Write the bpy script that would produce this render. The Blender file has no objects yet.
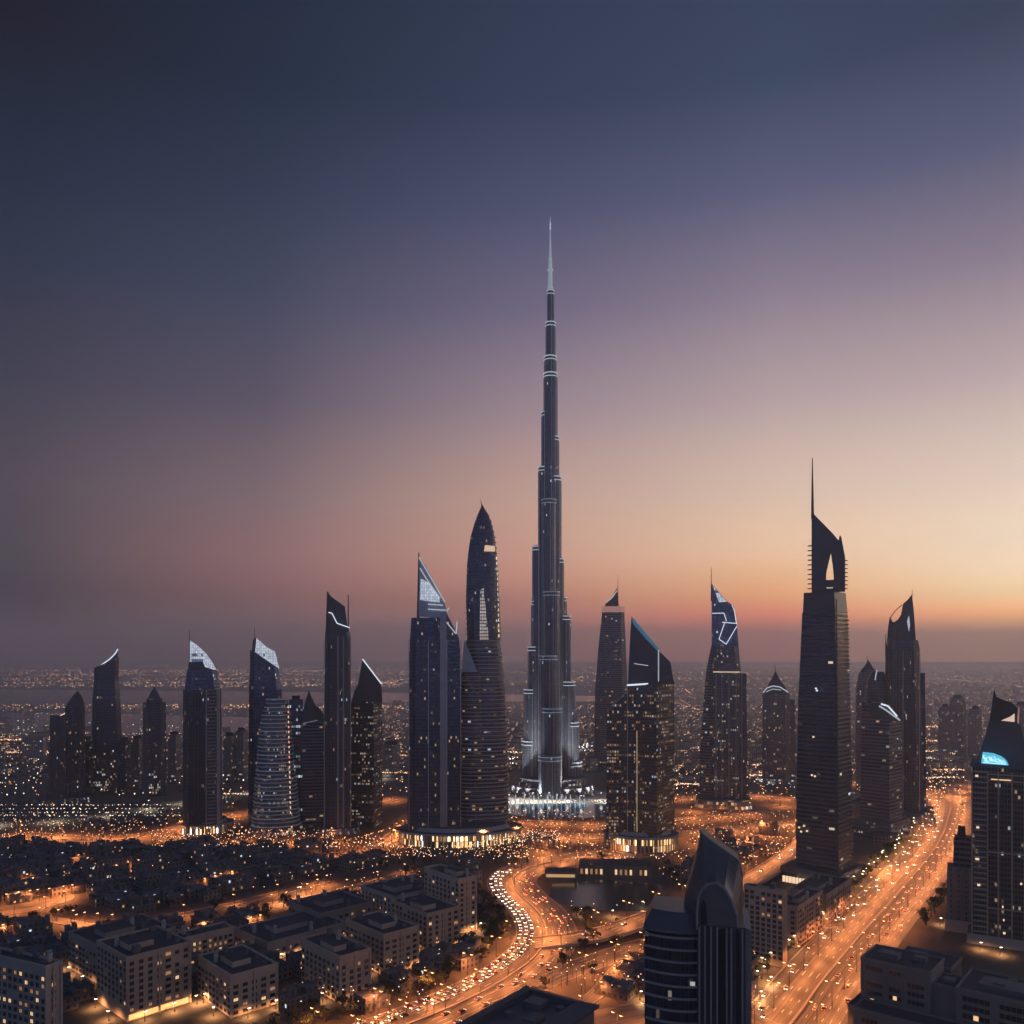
import bpy, math, random
from mathutils import Vector
R = math.radians
C = bpy.context.scene.collection
sc = bpy.context.scene
rnd = random.Random(7)

# ------------------------------------------------------------------ camera
CAMH, FPX, HY = 200.0, 853.333, 655.0           # camera height, focal length in pixels, horizon row
cam_d = bpy.data.cameras.new('camera')
cam_d.lens = 30.0; cam_d.sensor_width = 36.0
cam_d.shift_y = (HY - 512.0) / 1024.0
cam_d.clip_start = 1.0; cam_d.clip_end = 200000.0
cam = bpy.data.objects.new('camera', cam_d); C.objects.link(cam)
cam.location = (0, 0, CAMH); cam.rotation_euler = (R(90), 0, 0)
sc.camera = cam

# ------------------------------------------------------------------ render settings
sc.view_settings.view_transform = 'Standard'; sc.view_settings.look = 'None'
sc.view_settings.exposure = 0.0; sc.view_settings.gamma = 1.0
sc.cycles.max_bounces = 5; sc.cycles.diffuse_bounces = 2; sc.cycles.glossy_bounces = 2
sc.cycles.transmission_bounces = 2; sc.cycles.volume_bounces = 4; sc.cycles.transparent_max_bounces = 4
sc.cycles.use_denoising = True
sc.cycles.use_light_tree = True
sc.cycles.caustics_reflective = False; sc.cycles.caustics_refractive = False
sc.cycles.sample_clamp_indirect = 3.0

def lin(c):
    return tuple(((v/255.0)/12.92 if v <= 10.3 else (((v/255.0)+0.055)/1.055)**2.4) for v in c)

# ------------------------------------------------------------------ dusk sky
SUN_AZ, SUN_EL = R(38), R(-1.5)                 # the sun has just set, to the right of the view
world = bpy.data.worlds.new('World'); sc.world = world; world.use_nodes = True
nt = world.node_tree; nt.nodes.clear()
def N(t, **k):
    n = nt.nodes.new(t)
    for a, b in k.items(): setattr(n, a, b)
    return n
def Lk(a, b): nt.links.new(a, b)
def MA(op, a, b=None, clamp=False):
    m = N('ShaderNodeMath', operation=op, use_clamp=clamp)
    for i, v in enumerate((a, b)):
        if v is None: continue
        if hasattr(v, 'links'): Lk(v, m.inputs[i])
        else: m.inputs[i].default_value = v
    return m.outputs[0]
tc = N('ShaderNodeTexCoord'); sp = N('ShaderNodeSeparateXYZ'); Lk(tc.outputs['Generated'], sp.inputs[0])
el = MA('ARCSINE', sp.outputs[2])
eln = MA('DIVIDE', el, R(60.0), True)           # 0 at the horizon, 1 at 60 degrees
az = MA('ARCTAN2', sp.outputs[0], sp.outputs[1])
ELEV = [0.0,.5,1.0,1.7,2.4,3.6,5,6.5,10,16,22,27.5,33,37.5]
SKY = {   # azimuth in degrees: linear colours at the ELEV elevations (clear sky above the haze)
 -30.22: [(0.003,0.003,0.003),(0.003,0.003,0.003),(0.003,0.003,0.003),(0.003,0.003,0.003),(0.003,0.003,0.003),(0.003,0.003,0.0193),(0.0359,0.0446,0.0549),(0.0655,0.0576,0.0743),(0.0804,0.0651,0.088),(0.0379,0.0427,0.0757),(0.0161,0.0282,0.0612),(0.0043,0.0176,0.0408),(0.003,0.0051,0.0163),(0.0026,0.0043,0.0139)],
 -16.14: [(0.4588,0.2186,0.2052),(0.4588,0.2186,0.2052),(0.4588,0.2186,0.2052),(0.4588,0.2186,0.2052),(0.4588,0.2186,0.2052),(0.3981,0.1624,0.1345),(0.4103,0.1801,0.1817),(0.3869,0.1897,0.1895),(0.2522,0.1668,0.1863),(0.0987,0.0855,0.1339),(0.0427,0.0569,0.109),(0.0167,0.0355,0.0777),(0.0039,0.0196,0.0463),(0.0033,0.0167,0.0394)],
 0.20: [(1.3013,0.454,0.3037),(1.3013,0.454,0.3037),(1.3013,0.454,0.3037),(1.3013,0.454,0.3037),(1.3013,0.454,0.3037),(0.9904,0.3664,0.2329),(1.0148,0.4384,0.2998),(0.926,0.4736,0.3346),(0.7172,0.4418,0.344),(0.3558,0.2607,0.3094),(0.1506,0.132,0.2224),(0.0606,0.0748,0.1542),(0.0187,0.04,0.0899),(0.0159,0.034,0.0764)],
 17.13: [(3.2248,0.6786,0.2687),(3.2248,0.6786,0.2687),(3.2248,0.6786,0.2687),(3.2248,0.6786,0.2687),(3.2248,0.6786,0.2687),(2.2067,0.8737,0.2792),(1.7105,0.912,0.4114),(1.4706,0.9382,0.5682),(0.9844,0.7261,0.5619),(0.5469,0.4196,0.4311),(0.273,0.2205,0.3015),(0.0947,0.1062,0.2045),(0.0255,0.0534,0.1163),(0.0217,0.0454,0.0989)],
 30.02: [(4.8845,2.0417,0.5229),(4.8845,2.0417,0.5229),(4.8845,2.0417,0.5229),(4.8845,2.0417,0.5229),(4.8845,2.0417,0.5229),(2.5736,1.7778,0.8768),(1.9854,1.4871,0.9454),(1.5305,1.2058,0.8565),(1.0586,0.8435,0.6793),(0.5772,0.4511,0.4611),(0.258,0.2121,0.289),(0.0813,0.098,0.1879),(0.018,0.0415,0.0915),(0.0153,0.0353,0.0778)],
}
#ENDSKY
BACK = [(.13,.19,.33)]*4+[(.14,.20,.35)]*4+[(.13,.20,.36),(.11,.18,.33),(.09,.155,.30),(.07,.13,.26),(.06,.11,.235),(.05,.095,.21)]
def ramp(cols, k=1.0):
    r = N('ShaderNodeValToRGB'); r.color_ramp.interpolation = 'LINEAR'
    e = r.color_ramp.elements
    while len(e) < len(cols) + 1: e.new(0.5)
    for i, c in enumerate(cols):
        e[i].position = ELEV[i] / 60.0
        e[i].color = (*[v*k for v in c], 1)
    e[len(cols)].position = 1.0
    e[len(cols)].color = (*[v*0.8*k for v in cols[-1]], 1)
    Lk(eln, r.inputs[0]); return r.outputs[0]
ks = sorted(SKY)
cur = ramp(SKY[ks[0]])
back = ramp(BACK)
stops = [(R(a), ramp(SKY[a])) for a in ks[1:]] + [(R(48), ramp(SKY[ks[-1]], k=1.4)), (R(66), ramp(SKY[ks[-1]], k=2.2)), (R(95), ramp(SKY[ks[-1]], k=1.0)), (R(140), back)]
prev = R(ks[0])
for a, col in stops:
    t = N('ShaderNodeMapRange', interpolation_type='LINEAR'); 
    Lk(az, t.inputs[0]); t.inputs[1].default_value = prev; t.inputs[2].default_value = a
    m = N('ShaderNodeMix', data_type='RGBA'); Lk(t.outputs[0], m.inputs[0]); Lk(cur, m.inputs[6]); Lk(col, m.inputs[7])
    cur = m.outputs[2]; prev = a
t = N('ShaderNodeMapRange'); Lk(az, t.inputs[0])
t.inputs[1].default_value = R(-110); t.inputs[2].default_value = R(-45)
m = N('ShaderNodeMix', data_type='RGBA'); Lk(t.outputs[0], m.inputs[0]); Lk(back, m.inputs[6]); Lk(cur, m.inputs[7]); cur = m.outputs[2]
nish = N('ShaderNodeTexSky', sky_type='NISHITA', sun_disc=False, sun_elevation=SUN_EL, sun_rotation=SUN_AZ)
add = N('ShaderNodeMix', data_type='RGBA', blend_type='ADD'); add.inputs[0].default_value = 0.01
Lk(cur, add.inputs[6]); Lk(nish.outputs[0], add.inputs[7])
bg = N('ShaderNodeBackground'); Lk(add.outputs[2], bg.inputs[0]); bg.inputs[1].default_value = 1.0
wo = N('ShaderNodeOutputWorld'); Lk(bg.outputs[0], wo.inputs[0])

sun_d = bpy.data.lights.new('sun', 'SUN'); sun_d.energy = 0.02; sun_d.angle = R(6); sun_d.color = (1.0, 0.55, 0.35)
sun = bpy.data.objects.new('sun', sun_d); C.objects.link(sun)
sun.rotation_euler = (R(88), 0, -SUN_AZ + R(180))

# ------------------------------------------------------------------ materials
MC = {}
def nodes(name):
    m = bpy.data.materials.new(name); m.use_nodes = True; t = m.node_tree
    b = t.nodes['Principled BSDF']; return m, t, b
def tmath(t, op, a, b=None, c=None, clamp=False):
    n = t.nodes.new('ShaderNodeMath'); n.operation = op; n.use_clamp = clamp
    for i, v in enumerate((a, b, c)):
        if v is None: continue
        if hasattr(v, 'links'): t.links.new(v, n.inputs[i])
        else: n.inputs[i].default_value = v
    return n.outputs[0]
def tmix(t, f, a, b):
    n = t.nodes.new('ShaderNodeMix'); n.data_type = 'RGBA'
    for i, v in ((0, f), (6, a), (7, b)):
        if hasattr(v, 'links'): t.links.new(v, n.inputs[i])
        elif i == 0: n.inputs[0].default_value = v
        else: n.inputs[i].default_value = (*v, 1)
    return n.outputs[2]
def plain(name, col, rough=0.7, metal=0.0, noise=0.25, scale=0.15, spec=0.4):
    if name in MC: return MC[name]
    m, t, b = nodes(name)
    tcn = t.nodes.new('ShaderNodeTexCoord'); nz = t.nodes.new('ShaderNodeTexNoise')
    nz.inputs['Scale'].default_value = scale; nz.inputs['Detail'].default_value = 5
    t.links.new(tcn.outputs['Object'], nz.inputs['Vector'])
    c = tmix(t, nz.outputs[0], tuple(v*(1-noise) for v in col), tuple(min(1, v*(1+noise)) for v in col))
    t.links.new(c, b.inputs['Base Color'])
    b.inputs['Roughness'].default_value = rough; b.inputs['Metallic'].default_value = metal
    b.inputs['Specular IOR Level'].default_value = spec
    MC[name] = m; return m
def glow(name, col, strength, sample=True):
    if name in MC: return MC[name]
    m, t, b = nodes(name)
    b.inputs['Base Color'].default_value = (*[min(.8, c*.6) for c in col], 1)
    b.inputs['Emission Color'].default_value = (*col, 1); b.inputs['Emission Strength'].default_value = strength
    if not sample: m.cycles.emission_sampling = 'NONE'
    MC[name] = m; return m
def facade(name, frame, glass, w=3.0, h=3.9, frac=0.08, strength=1.2, col=(1.0, 0.62, 0.3), mu=0.12, mv=0.2, rough=0.16, vert=False, seed=0.0, frough=0.45, low=0.0, even=False):
    """curtain wall: mullions, spandrels and panes in metres (UV); a few panes have a light on inside"""
    if name in MC: return MC[name]
    m, t, b = nodes(name)
    uv = t.nodes.new('ShaderNodeTexCoord'); s = t.nodes.new('ShaderNodeSeparateXYZ'); t.links.new(uv.outputs['UV'], s.inputs[0])
    U = tmath(t, 'DIVIDE', s.outputs[0], w); V = tmath(t, 'DIVIDE', s.outputs[1], h)
    fu = tmath(t, 'FLOOR', U); fv = tmath(t, 'FLOOR', V)
    cu = tmath(t, 'FRACT', U); cv = tmath(t, 'FRACT', V)
    mk = tmath(t, 'MULTIPLY', tmath(t, 'GREATER_THAN', cu, mu), tmath(t, 'LESS_THAN', cu, 1-mu))
    mk2 = tmath(t, 'MULTIPLY', tmath(t, 'GREATER_THAN', cv, mv), tmath(t, 'LESS_THAN', cv, 1-mv*0.4))
    mask = tmath(t, 'MULTIPLY', mk, mk2)
    def wn(a, bb, z):
        cb = t.nodes.new('ShaderNodeCombineXYZ'); t.links.new(a, cb.inputs[0]); t.links.new(bb, cb.inputs[1]); cb.inputs[2].default_value = z
        n = t.nodes.new('ShaderNodeTexWhiteNoise'); n.noise_dimensions = '3D'; t.links.new(cb.outputs[0], n.inputs['Vector'])
        return n.outputs['Value']
    r1 = wn(fu, fv, seed); r2 = wn(fu, fv, seed+7.3)
    cf = tmath(t, 'FLOOR', tmath(t, 'DIVIDE', U, 6.0)); r3 = wn(cf, fv, seed+3.1)
    colr = wn(fu, tmath(t, 'FLOOR', tmath(t, 'DIVIDE', V, 30.0)), seed+1.7)   # whole stacks of rooms used alike
    th = tmath(t, 'MULTIPLY', tmath(t, 'POWER', r3, 3.0), frac*2.6)
    th = tmath(t, 'MULTIPLY', th, tmath(t, 'ADD', 0.4, tmath(t, 'MULTIPLY', colr, 1.2)))
    if low:                                                                      # lower storeys busier
        bo = tmath(t, 'SUBTRACT', 1.0, tmath(t, 'DIVIDE', s.outputs[1], low), clamp=True)
        th = tmath(t, 'ADD', th, tmath(t, 'MULTIPLY', bo, 0.35))
    lit = tmath(t, 'LESS_THAN', r1, th)
    em = tmath(t, 'MULTIPLY', tmath(t, 'MULTIPLY', lit, mask), tmath(t, 'MULTIPLY', tmath(t, 'POWER', r2, 2.0) if not even else tmath(t, 'ADD', .75, tmath(t, 'MULTIPLY', r2, .3)), strength*(.4 if even else .8)))
    cold = tmath(t, 'GREATER_THAN', r2, 0.93)
    t.links.new(tmix(t, cold, col, (0.75, 0.88, 1.0)), b.inputs['Emission Color']); t.links.new(em, b.inputs['Emission Strength'])
    nz = t.nodes.new('ShaderNodeTexNoise'); nz.inputs['Scale'].default_value = 0.05; nz.inputs['Detail'].default_value = 4
    t.links.new(uv.outputs['Object'], nz.inputs['Vector'])
    fr = tmix(t, nz.outputs[0], tuple(v*.7 for v in frame), tuple(v*1.25 for v in frame))
    gl = tmix(t, r2, tuple(v*3.2 for v in glass), tuple(v*7.5 for v in glass))   # coated glass
    t.links.new(tmix(t, mask, fr, gl), b.inputs['Base Color'])
    rr = tmath(t, 'ADD', tmath(t, 'MULTIPLY', mask, rough-frough), frough)
    rr = tmath(t, 'ADD', rr, tmath(t, 'MULTIPLY', r1, 0.08))
    t.links.new(rr, b.inputs['Roughness'])
    b.inputs['Specular IOR Level'].default_value = 0.6
    t.links.new(tmath(t, 'MULTIPLY', mask, .55), b.inputs['Metallic'])
    bp = t.nodes.new('ShaderNodeBump'); bp.inputs['Distance'].default_value = 0.25; bp.inputs['Strength'].default_value = 0.6; bp.invert = True
    t.links.new(mask, bp.inputs['Height']); t.links.new(bp.outputs[0], b.inputs['Normal'])
    m.cycles.emission_sampling = 'NONE'
    MC[name] = m; return m

WARM = (1.0, 0.56, 0.22); AMBER = (1.0, 0.40, 0.10); WHITE = (1.0, 0.93, 0.82); COOL = (0.72, 0.86, 1.0)
roof_dark = plain('roof felt', (0.055, 0.06, 0.075), 0.8, noise=.35, scale=.08)
steel = plain('dark steel', (0.05, 0.055, 0.065), 0.35, 0.6)
bluesteel = plain('blue grey cladding', (0.07, 0.082, 0.105), 0.35, 0.3, noise=.2, scale=.05)
bright_metal = plain('brushed metal', (0.55, 0.58, 0.63), 0.35, 0.6)
pale_conc = plain('pale concrete', (0.38, 0.35, 0.33), 0.75, scale=.05)
sand_wall = plain('sand render', (0.34, 0.29, 0.25), 0.85, scale=.05)
dark_glass = plain('dark glass', (0.02, 0.025, 0.035), 0.08, spec=.6)
sandw = [plain('sand wall %s' % n, tuple(v*1.3 for v in c), .85, scale=.06) for n, c in (('warm', (.36,.275,.215)), ('grey', (.29,.25,.225)), ('buff', (.39,.31,.24)), ('dim', (.23,.2,.18)))]
lit_warm = glow('lit arcade', (1.0, 0.58, 0.26), .9)
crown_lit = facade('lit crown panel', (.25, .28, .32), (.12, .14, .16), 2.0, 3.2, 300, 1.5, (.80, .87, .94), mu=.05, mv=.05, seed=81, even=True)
lit_room = glow('lit room', (1.0, 0.62, 0.30), 1.0, False)
lit_dim = glow('dim lit room', (1.0, 0.50, 0.22), .32, False)
led_white = glow('white light strip', (0.80, 0.90, 1.0), 1.0, False)
led_soft = glow('soft white panel', (0.80, 0.86, 0.92), 0.5, False)
glow_dim = glow('dim floor edge glow', (0.62, 0.74, 0.85), 0.16, False)
led_blue = glow('blue ridge light', (0.06, 0.22, 0.36), 0.45, False)
led_warm = glow('warm light strip', (1.0, 0.72, 0.45), 1.0, False)
lamp_a = glow('amber lamp', (1.0, 0.47, 0.16), 6.0, False)
lamp_w = glow('white lamp', (1.0, 0.80, 0.56), 8.0, False)

# ------------------------------------------------------------------ mesh builder
class MB:
    def __init__(s): s.v = []; s.f = []; s.uv = []; s.mi = []
    def face(s, pts, uvs=None, mi=0):
        i0 = len(s.v); s.v += [tuple(p) for p in pts]; s.f.append(tuple(range(i0, i0+len(pts))))
        s.uv.append(uvs or [(p[0]+p[1], p[2]) for p in pts]); s.mi.append(mi)
    def loft(s, rings, mi=0, cap_mi=None, close_top=True, close_bot=False):
        cap_mi = mi if cap_mi is None else cap_mi
        n = len(rings[0])
        u = [0.0]
        for k in range(n):
            a, b = rings[0][k], rings[0][(k+1) % n]; u.append(u[-1] + math.hypot(b[0]-a[0], b[1]-a[1]))
        for q in range(len(rings)-1):
            A, B = rings[q], rings[q+1]
            for k in range(n):
                l = (k+1) % n
                s.face([A[k], A[l], B[l], B[k]], [(u[k], A[k][2]), (u[k+1], A[l][2]), (u[k+1], B[l][2]), (u[k], B[k][2])], mi)
        if close_top: s.face(rings[-1], [(0.01, 0.01)]*n, cap_mi)
        if close_bot: s.face(list(reversed(rings[0])), [(0.01, 0.01)]*n, cap_mi)
    def box(s, x0, y0, z0, x1, y1, z1, mi=0, cap_mi=None, bot=True):
        p = [(x0, y0), (x1, y0), (x1, y1), (x0, y1)]
        s.loft([[(a, b, z0) for a, b in p], [(a, b, z1) for a, b in p]], mi, cap_mi, True, bot)
    def obox(s, c, ax, ay, hx, hy, z0, z1, mi=0, cap_mi=None):
        """box round centre c with unit axes ax, ay and half sizes hx, hy"""
        p = [(c[0]+i*hx*ax[0]+j*hy*ay[0], c[1]+i*hx*ax[1]+j*hy*ay[1]) for i, j in ((-1,-1), (1,-1), (1,1), (-1,1))]
        s.loft([[(a, b, z0) for a, b in p], [(a, b, z1) for a, b in p]], mi, cap_mi, True, True)
    def cyl(s, cx, cy, r0, r1, z0, z1, n=12, mi=0, cap_mi=None, ry=None, bot=False):
        ry = 1.0 if ry is None else ry
        ring = lambda r, z: [(cx+r*math.cos(2*math.pi*k/n), cy+r*ry*math.sin(2*math.pi*k/n), z) for k in range(n)]
        s.loft([ring(r0, z0), ring(max(r1, .01), z1)], mi, cap_mi, True, bot)
    def beam(s, p, q, w, mi=0, w1=None):
        p, q = Vector(p), Vector(q); d = (q-p).normalized()
        a = d.cross(Vector((0, 1, 0.01))); a.normalize(); b = d.cross(a)
        w1 = w if w1 is None else w1
        rg = lambda c, ww: [tuple(c + (a*i + b*j)*ww/2) for i, j in ((-1,-1), (1,-1), (1,1), (-1,1))]
        s.loft([rg(p, w), rg(q, w1)], mi, None, True, True)
    def slab(s, poly, y0, y1, mi=0, side=None):
        """outline in x,z pushed through the depth from y0 (front) to y1"""
        side = mi if side is None else side
        ar = sum(poly[i][0]*poly[(i+1) % len(poly)][1]-poly[(i+1) % len(poly)][0]*poly[i][1] for i in range(len(poly)))
        if ar < 0: poly = poly[::-1]
        s.face([(x, y0, z) for x, z in poly], [(x, z) for x, z in poly], mi)
        s.face([(x, y1, z) for x, z in reversed(poly)], [(x, z) for x, z in reversed(poly)], mi)
        n = len(poly)
        for k in range(n):
            a, b = poly[k], poly[(k+1) % n]
            s.face([(a[0], y0, a[1]), (a[0], y1, a[1]), (b[0], y1, b[1]), (b[0], y0, b[1])], [(y0, a[1]), (y1, a[1]), (y1, b[1]), (y0, b[1])], side)
    def data(s, name, mats):
        me = bpy.data.meshes.new(name); me.from_pydata(s.v, [], s.f)
        for m in mats: me.materials.append(m)
        uvl = me.uv_layers.new(name='UVMap'); fl = [c for f in s.uv for c in f]
        uvl.data.foreach_set('uv', [x for c in fl for x in c])
        me.polygons.foreach_set('material_index', s.mi); me.update(); return me
def link(name, me, parent=None, loc=None, rz=0):
    o = bpy.data.objects.new(name, me); C.objects.link(o)
    if parent is not None: o.parent = parent
    if loc is not None: o.location = loc
    if rz: o.rotation_euler = (0, 0, rz)
    return o
def part(name, mb, mats, parent, loc=None, label=None):
    if not isinstance(mats, (list, tuple)): mats = [mats]
    o = link(name, mb.data(name, mats), parent, loc)
    if label: o['label'] = label
    return o
def tag(o, label=None, cat=None, group=None, kind=None):
    for k, v in (('label', label), ('category', cat), ('group', group), ('kind', kind)):
        if v: o[k] = v
    return o
def thing(name, label, cat, loc=(0,0,0), rz=0, group=None):
    o = bpy.data.objects.new(name, None); C.objects.link(o); o.location = loc; o.rotation_euler = (0,0,rz); o.empty_display_size = 5
    return tag(o, label, cat, group)
def copy_tree(o, parent=None):
    c = o.copy(); C.objects.link(c)
    if parent is not None: c.parent = parent
    for ch in CH.get(o.name, []): copy_tree(ch, c)
    return c
CH = {}
def reg(o): CH[o.name] = [c for c in o.children]; [reg(c) for c in o.children]
def struct(name, mb, mats, kind='structure'):
    if not isinstance(mats, (list, tuple)): mats = [mats]
    return tag(link(name, mb.data(name, mats)), kind=kind)

def G(px, py, z=0.0):
    """the point of the ground (height z) seen at a pixel of the photograph"""
    D = (CAMH - z)*FPX/(py - HY); return ((px-512.0)/FPX*D, D)
def PX(x, y, z=0.0): return (512+FPX*x/y, HY+FPX*(CAMH-z)/y)

# ------------------------------------------------------------------ ground, water
gm, gt, gb = nodes('city ground')
gtc = gt.nodes.new('ShaderNodeTexCoord')
def gnoise(scale, det=4, rough=.55, vec=None):
    n = gt.nodes.new('ShaderNodeTexNoise'); n.inputs['Scale'].default_value = scale; n.inputs['Detail'].default_value = det; n.inputs['Roughness'].default_value = rough
    gt.links.new(vec or gtc.outputs['Object'], n.inputs['Vector']); return n.outputs[0]
vor = gt.nodes.new('ShaderNodeTexVoronoi'); vor.feature = 'F1'; vor.distance = 'CHEBYCHEV'; vor.inputs['Scale'].default_value = 0.016
mp = gt.nodes.new('ShaderNodeMapping'); mp.inputs['Rotation'].default_value = (0, 0, R(43)); gt.links.new(gtc.outputs['Object'], mp.inputs[0]); gt.links.new(mp.outputs[0], vor.inputs['Vector'])
plot = gt.nodes.new('ShaderNodeSeparateColor'); gt.links.new(vor.outputs['Color'], plot.inputs[0])
c1 = tmix(gt, tmath(gt, 'MULTIPLY', plot.outputs[0], 1.0), (0.035, 0.036, 0.032), (0.16, 0.13, 0.10))
c2 = tmix(gt, gnoise(0.006, 6), (0.03, 0.033, 0.033), c1)
c3 = tmix(gt, tmath(gt, 'MULTIPLY', gnoise(0.15, 6, .7), 0.5), c2, (0.09, 0.078, 0.065))
sxyz = gt.nodes.new('ShaderNodeSeparateXYZ'); gt.links.new(gtc.outputs['Object'], sxyz.inputs[0])
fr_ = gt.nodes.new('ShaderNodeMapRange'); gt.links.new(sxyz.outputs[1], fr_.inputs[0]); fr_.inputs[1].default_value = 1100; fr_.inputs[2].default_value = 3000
c4 = tmix(gt, fr_.outputs[0], c3, tmix(gt, gnoise(0.0015, 5), (.16, .14, .13), (.50, .42, .36)))   # ground paled with distance, haze and city glow put into its colour
gt.links.new(c4, gb.inputs['Base Color']); gb.inputs['Roughness'].default_value = 0.9
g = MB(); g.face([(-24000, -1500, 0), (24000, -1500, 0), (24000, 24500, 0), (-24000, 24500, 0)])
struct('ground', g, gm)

wm, wt, wb = nodes('still water')
wb.inputs['Base Color'].default_value = (0.01, 0.022, 0.035, 1); wb.inputs['Roughness'].default_value = 0.16
wtc = wt.nodes.new('ShaderNodeTexCoord'); wn_ = wt.nodes.new('ShaderNodeTexNoise'); wn_.inputs['Scale'].default_value = 0.25; wn_.inputs['Detail'].default_value = 3
wt.links.new(wtc.outputs['Object'], wn_.inputs['Vector']); wbp = wt.nodes.new('ShaderNodeBump'); wbp.inputs['Distance'].default_value = .25; wbp.inputs['Strength'].default_value = .5
wt.links.new(wn_.outputs[0], wbp.inputs['Height']); wt.links.new(wbp.outputs[0], wb.inputs['Normal'])
def water(name, pix, z=0.05):
    m = MB(); m.face([(*G(x, y), z) for x, y in pix]); return struct(name, m, wm)
water('water_inlet', [(-90, 706), (200, 706), (420, 702), (640, 701), (660, 697), (420, 693), (200, 691), (-90, 689)])
water('water_inlet', [(-90, 737), (150, 734), (300, 733), (330, 728), (240, 717), (100, 713), (-90, 713)])
# basin in front of the great tower
pm = plain('pale paving', (.42, .40, .38), .7, scale=.03)
g = MB(); g.face([(*G(x, y), .03) for x, y in ((480, 800), (500, 805), (545, 806.5), (600, 806), (645, 803), (650, 797), (600, 791), (545, 790), (500, 793))]); struct('promenade', g, pm)
bm = plain('lit basin water', (.06, .20, .30), .12, noise=.3, scale=.02)  # underwater lighting put into the turquoise base colour
g = MB(); g.face([(*G(x, y), .09) for x, y in ((484, 806), (496, 812), (530, 817.5), (575, 818.5), (618, 816), (636, 808), (612, 804), (570, 803.2), (520, 804))]); struct('water_basin', g, bm)
pond = water('water_pond', [(548, 902), (600, 910), (655, 912), (672, 900), (660, 884), (600, 880), (552, 884)], 0.06)

# ------------------------------------------------------------------ roads
def smooth(pts, step):
    P = [Vector((p[0], p[1], p[2] if len(p) > 2 else 0)) for p in pts]; out = []
    for i in range(len(P)-1):
        p0, p1, p2, p3 = P[max(i-1, 0)], P[i], P[i+1], P[min(i+2, len(P)-1)]
        n = max(1, int((p2-p1).length/step))
        for k in range(n):
            t = k/n
            out.append(0.5*((2*p1)+(p2-p0)*t+(2*p0-5*p1+4*p2-p3)*t*t+(3*p1-p0-3*p2+p3)*t**3))
    out.append(P[-1]); return out
def frame_at(line):
    T = []
    for i in range(len(line)):
        d = line[min(i+1, len(line)-1)]-line[max(i-1, 0)]; d.z = 0; d.normalize(); T.append(d)
    return T
am, at_, ab = nodes('asphalt')
atc = at_.nodes.new('ShaderNodeTexCoord'); amp = at_.nodes.new('ShaderNodeMapping'); amp.inputs['Scale'].default_value = (0.006, 0.75, 1)
at_.links.new(atc.outputs['UV'], amp.inputs[0])
an = at_.nodes.new('ShaderNodeTexNoise'); an.inputs['Scale'].default_value = 1.0; an.inputs['Detail'].default_value = 5; an.inputs['Roughness'].default_value = .6
at_.links.new(amp.outputs[0], an.inputs['Vector'])
acr = at_.nodes.new('ShaderNodeValToRGB'); acr.color_ramp.elements[0].position = .36; acr.color_ramp.elements[0].color = (.02, .019, .018, 1)
acr.color_ramp.elements[1].position = .66; acr.color_ramp.elements[1].color = (.17, .158, .145, 1)
at_.links.new(an.outputs[0], acr.inputs[0]); at_.links.new(acr.outputs[0], ab.inputs['Base Color']); ab.inputs['Roughness'].default_value = .55; ab.inputs['Specular IOR Level'].default_value = .55
paint = plain('road paint', (.75, .73, .68), .6, noise=.1)
kerbm = plain('kerb stone', (.3, .28, .26), .8)
ROADS = {}
zlev = [0.10]
def road(name, pts, width, lanes=6, elev=None, kerb=True, median=False, mark=True):
    line = smooth(pts, 12.0); T = frame_at(line); zlev[0] += 0.02; zz = zlev[0]
    m = MB(); u = 0.0; hw = width/2
    ed = []
    for p, d in zip(line, T):
        nrm = Vector((d.y, -d.x, 0)); ed.append((p-nrm*hw, p+nrm*hw, nrm))
    for i in range(len(line)-1):
        L = (line[i+1]-line[i]).length
        z0, z1 = line[i].z+zz, line[i+1].z+zz
        a, b, c, d = ed[i][0], ed[i][1], ed[i+1][1], ed[i+1][0]
        m.face([(a.x, a.y, z0), (b.x, b.y, z0), (c.x, c.y, z1), (d.x, d.y, z1)], [(u, 0), (u, width), (u+L, width), (u+L, 0)]); u += L
    ro = struct(name, m, am)
    def strip(off, w, h0, h1, dash=None):
        k = MB()
        for i in range(len(line)-1):
            if dash and i % 2: continue
            for _ in (0,):
                n0, n1 = ed[i][2], ed[i+1][2]
                p0, p1 = line[i]+n0*off, line[i+1]+n1*off
                if dash: p1 = p0+(p1-p0)*0.5
                q = [(p0-n0*w/2), (p0+n0*w/2), (p1+n1*w/2), (p1-n1*w/2)]
                za, zb = line[i].z+zz, line[i+1].z+zz
                zs = [za, za, zb, zb]
                if h1 < 0.02: k.face([(v.x, v.y, z+h1) for v, z in zip(q, zs)])
                else: k.loft([[(v.x, v.y, z+h0) for v, z in zip(q, zs)], [(v.x, v.y, z+h1) for v, z in zip(q, zs)]])
        return k
    if mark:
        for j in range(1, lanes):
            off = -hw+width*j/lanes
            if median and abs(off) < 0.1: continue
            part('lane_marking', strip(off, 0.35, 0, 0.006, True), paint, ro)
    if kerb:
        for s_ in (-1, 1): part('kerb', strip(s_*(hw+.3), .6, -1.2 if elev else -.2, .9 if elev else .14), kerbm, ro)
    if median: part('median_barrier', strip(0, 1.0, 0, .9), kerbm, ro)
    ROADS[name] = (line, T, width, zz); return ro
HW = [(45, 300), (73, 350), (151, 462), (215, 560), (418, 853), (528, 1034), (600, 1177), (592, 1270), (520, 1330), (400, 1370), (230, 1400), (40, 1440)]
road('highway', HW, 52, 12, median=True)
HW2 = [(600, 1177), (690, 1300), (860, 1430), (1200, 1600), (1700, 1800)]
road('road_east', HW2, 26, 6)
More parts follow.
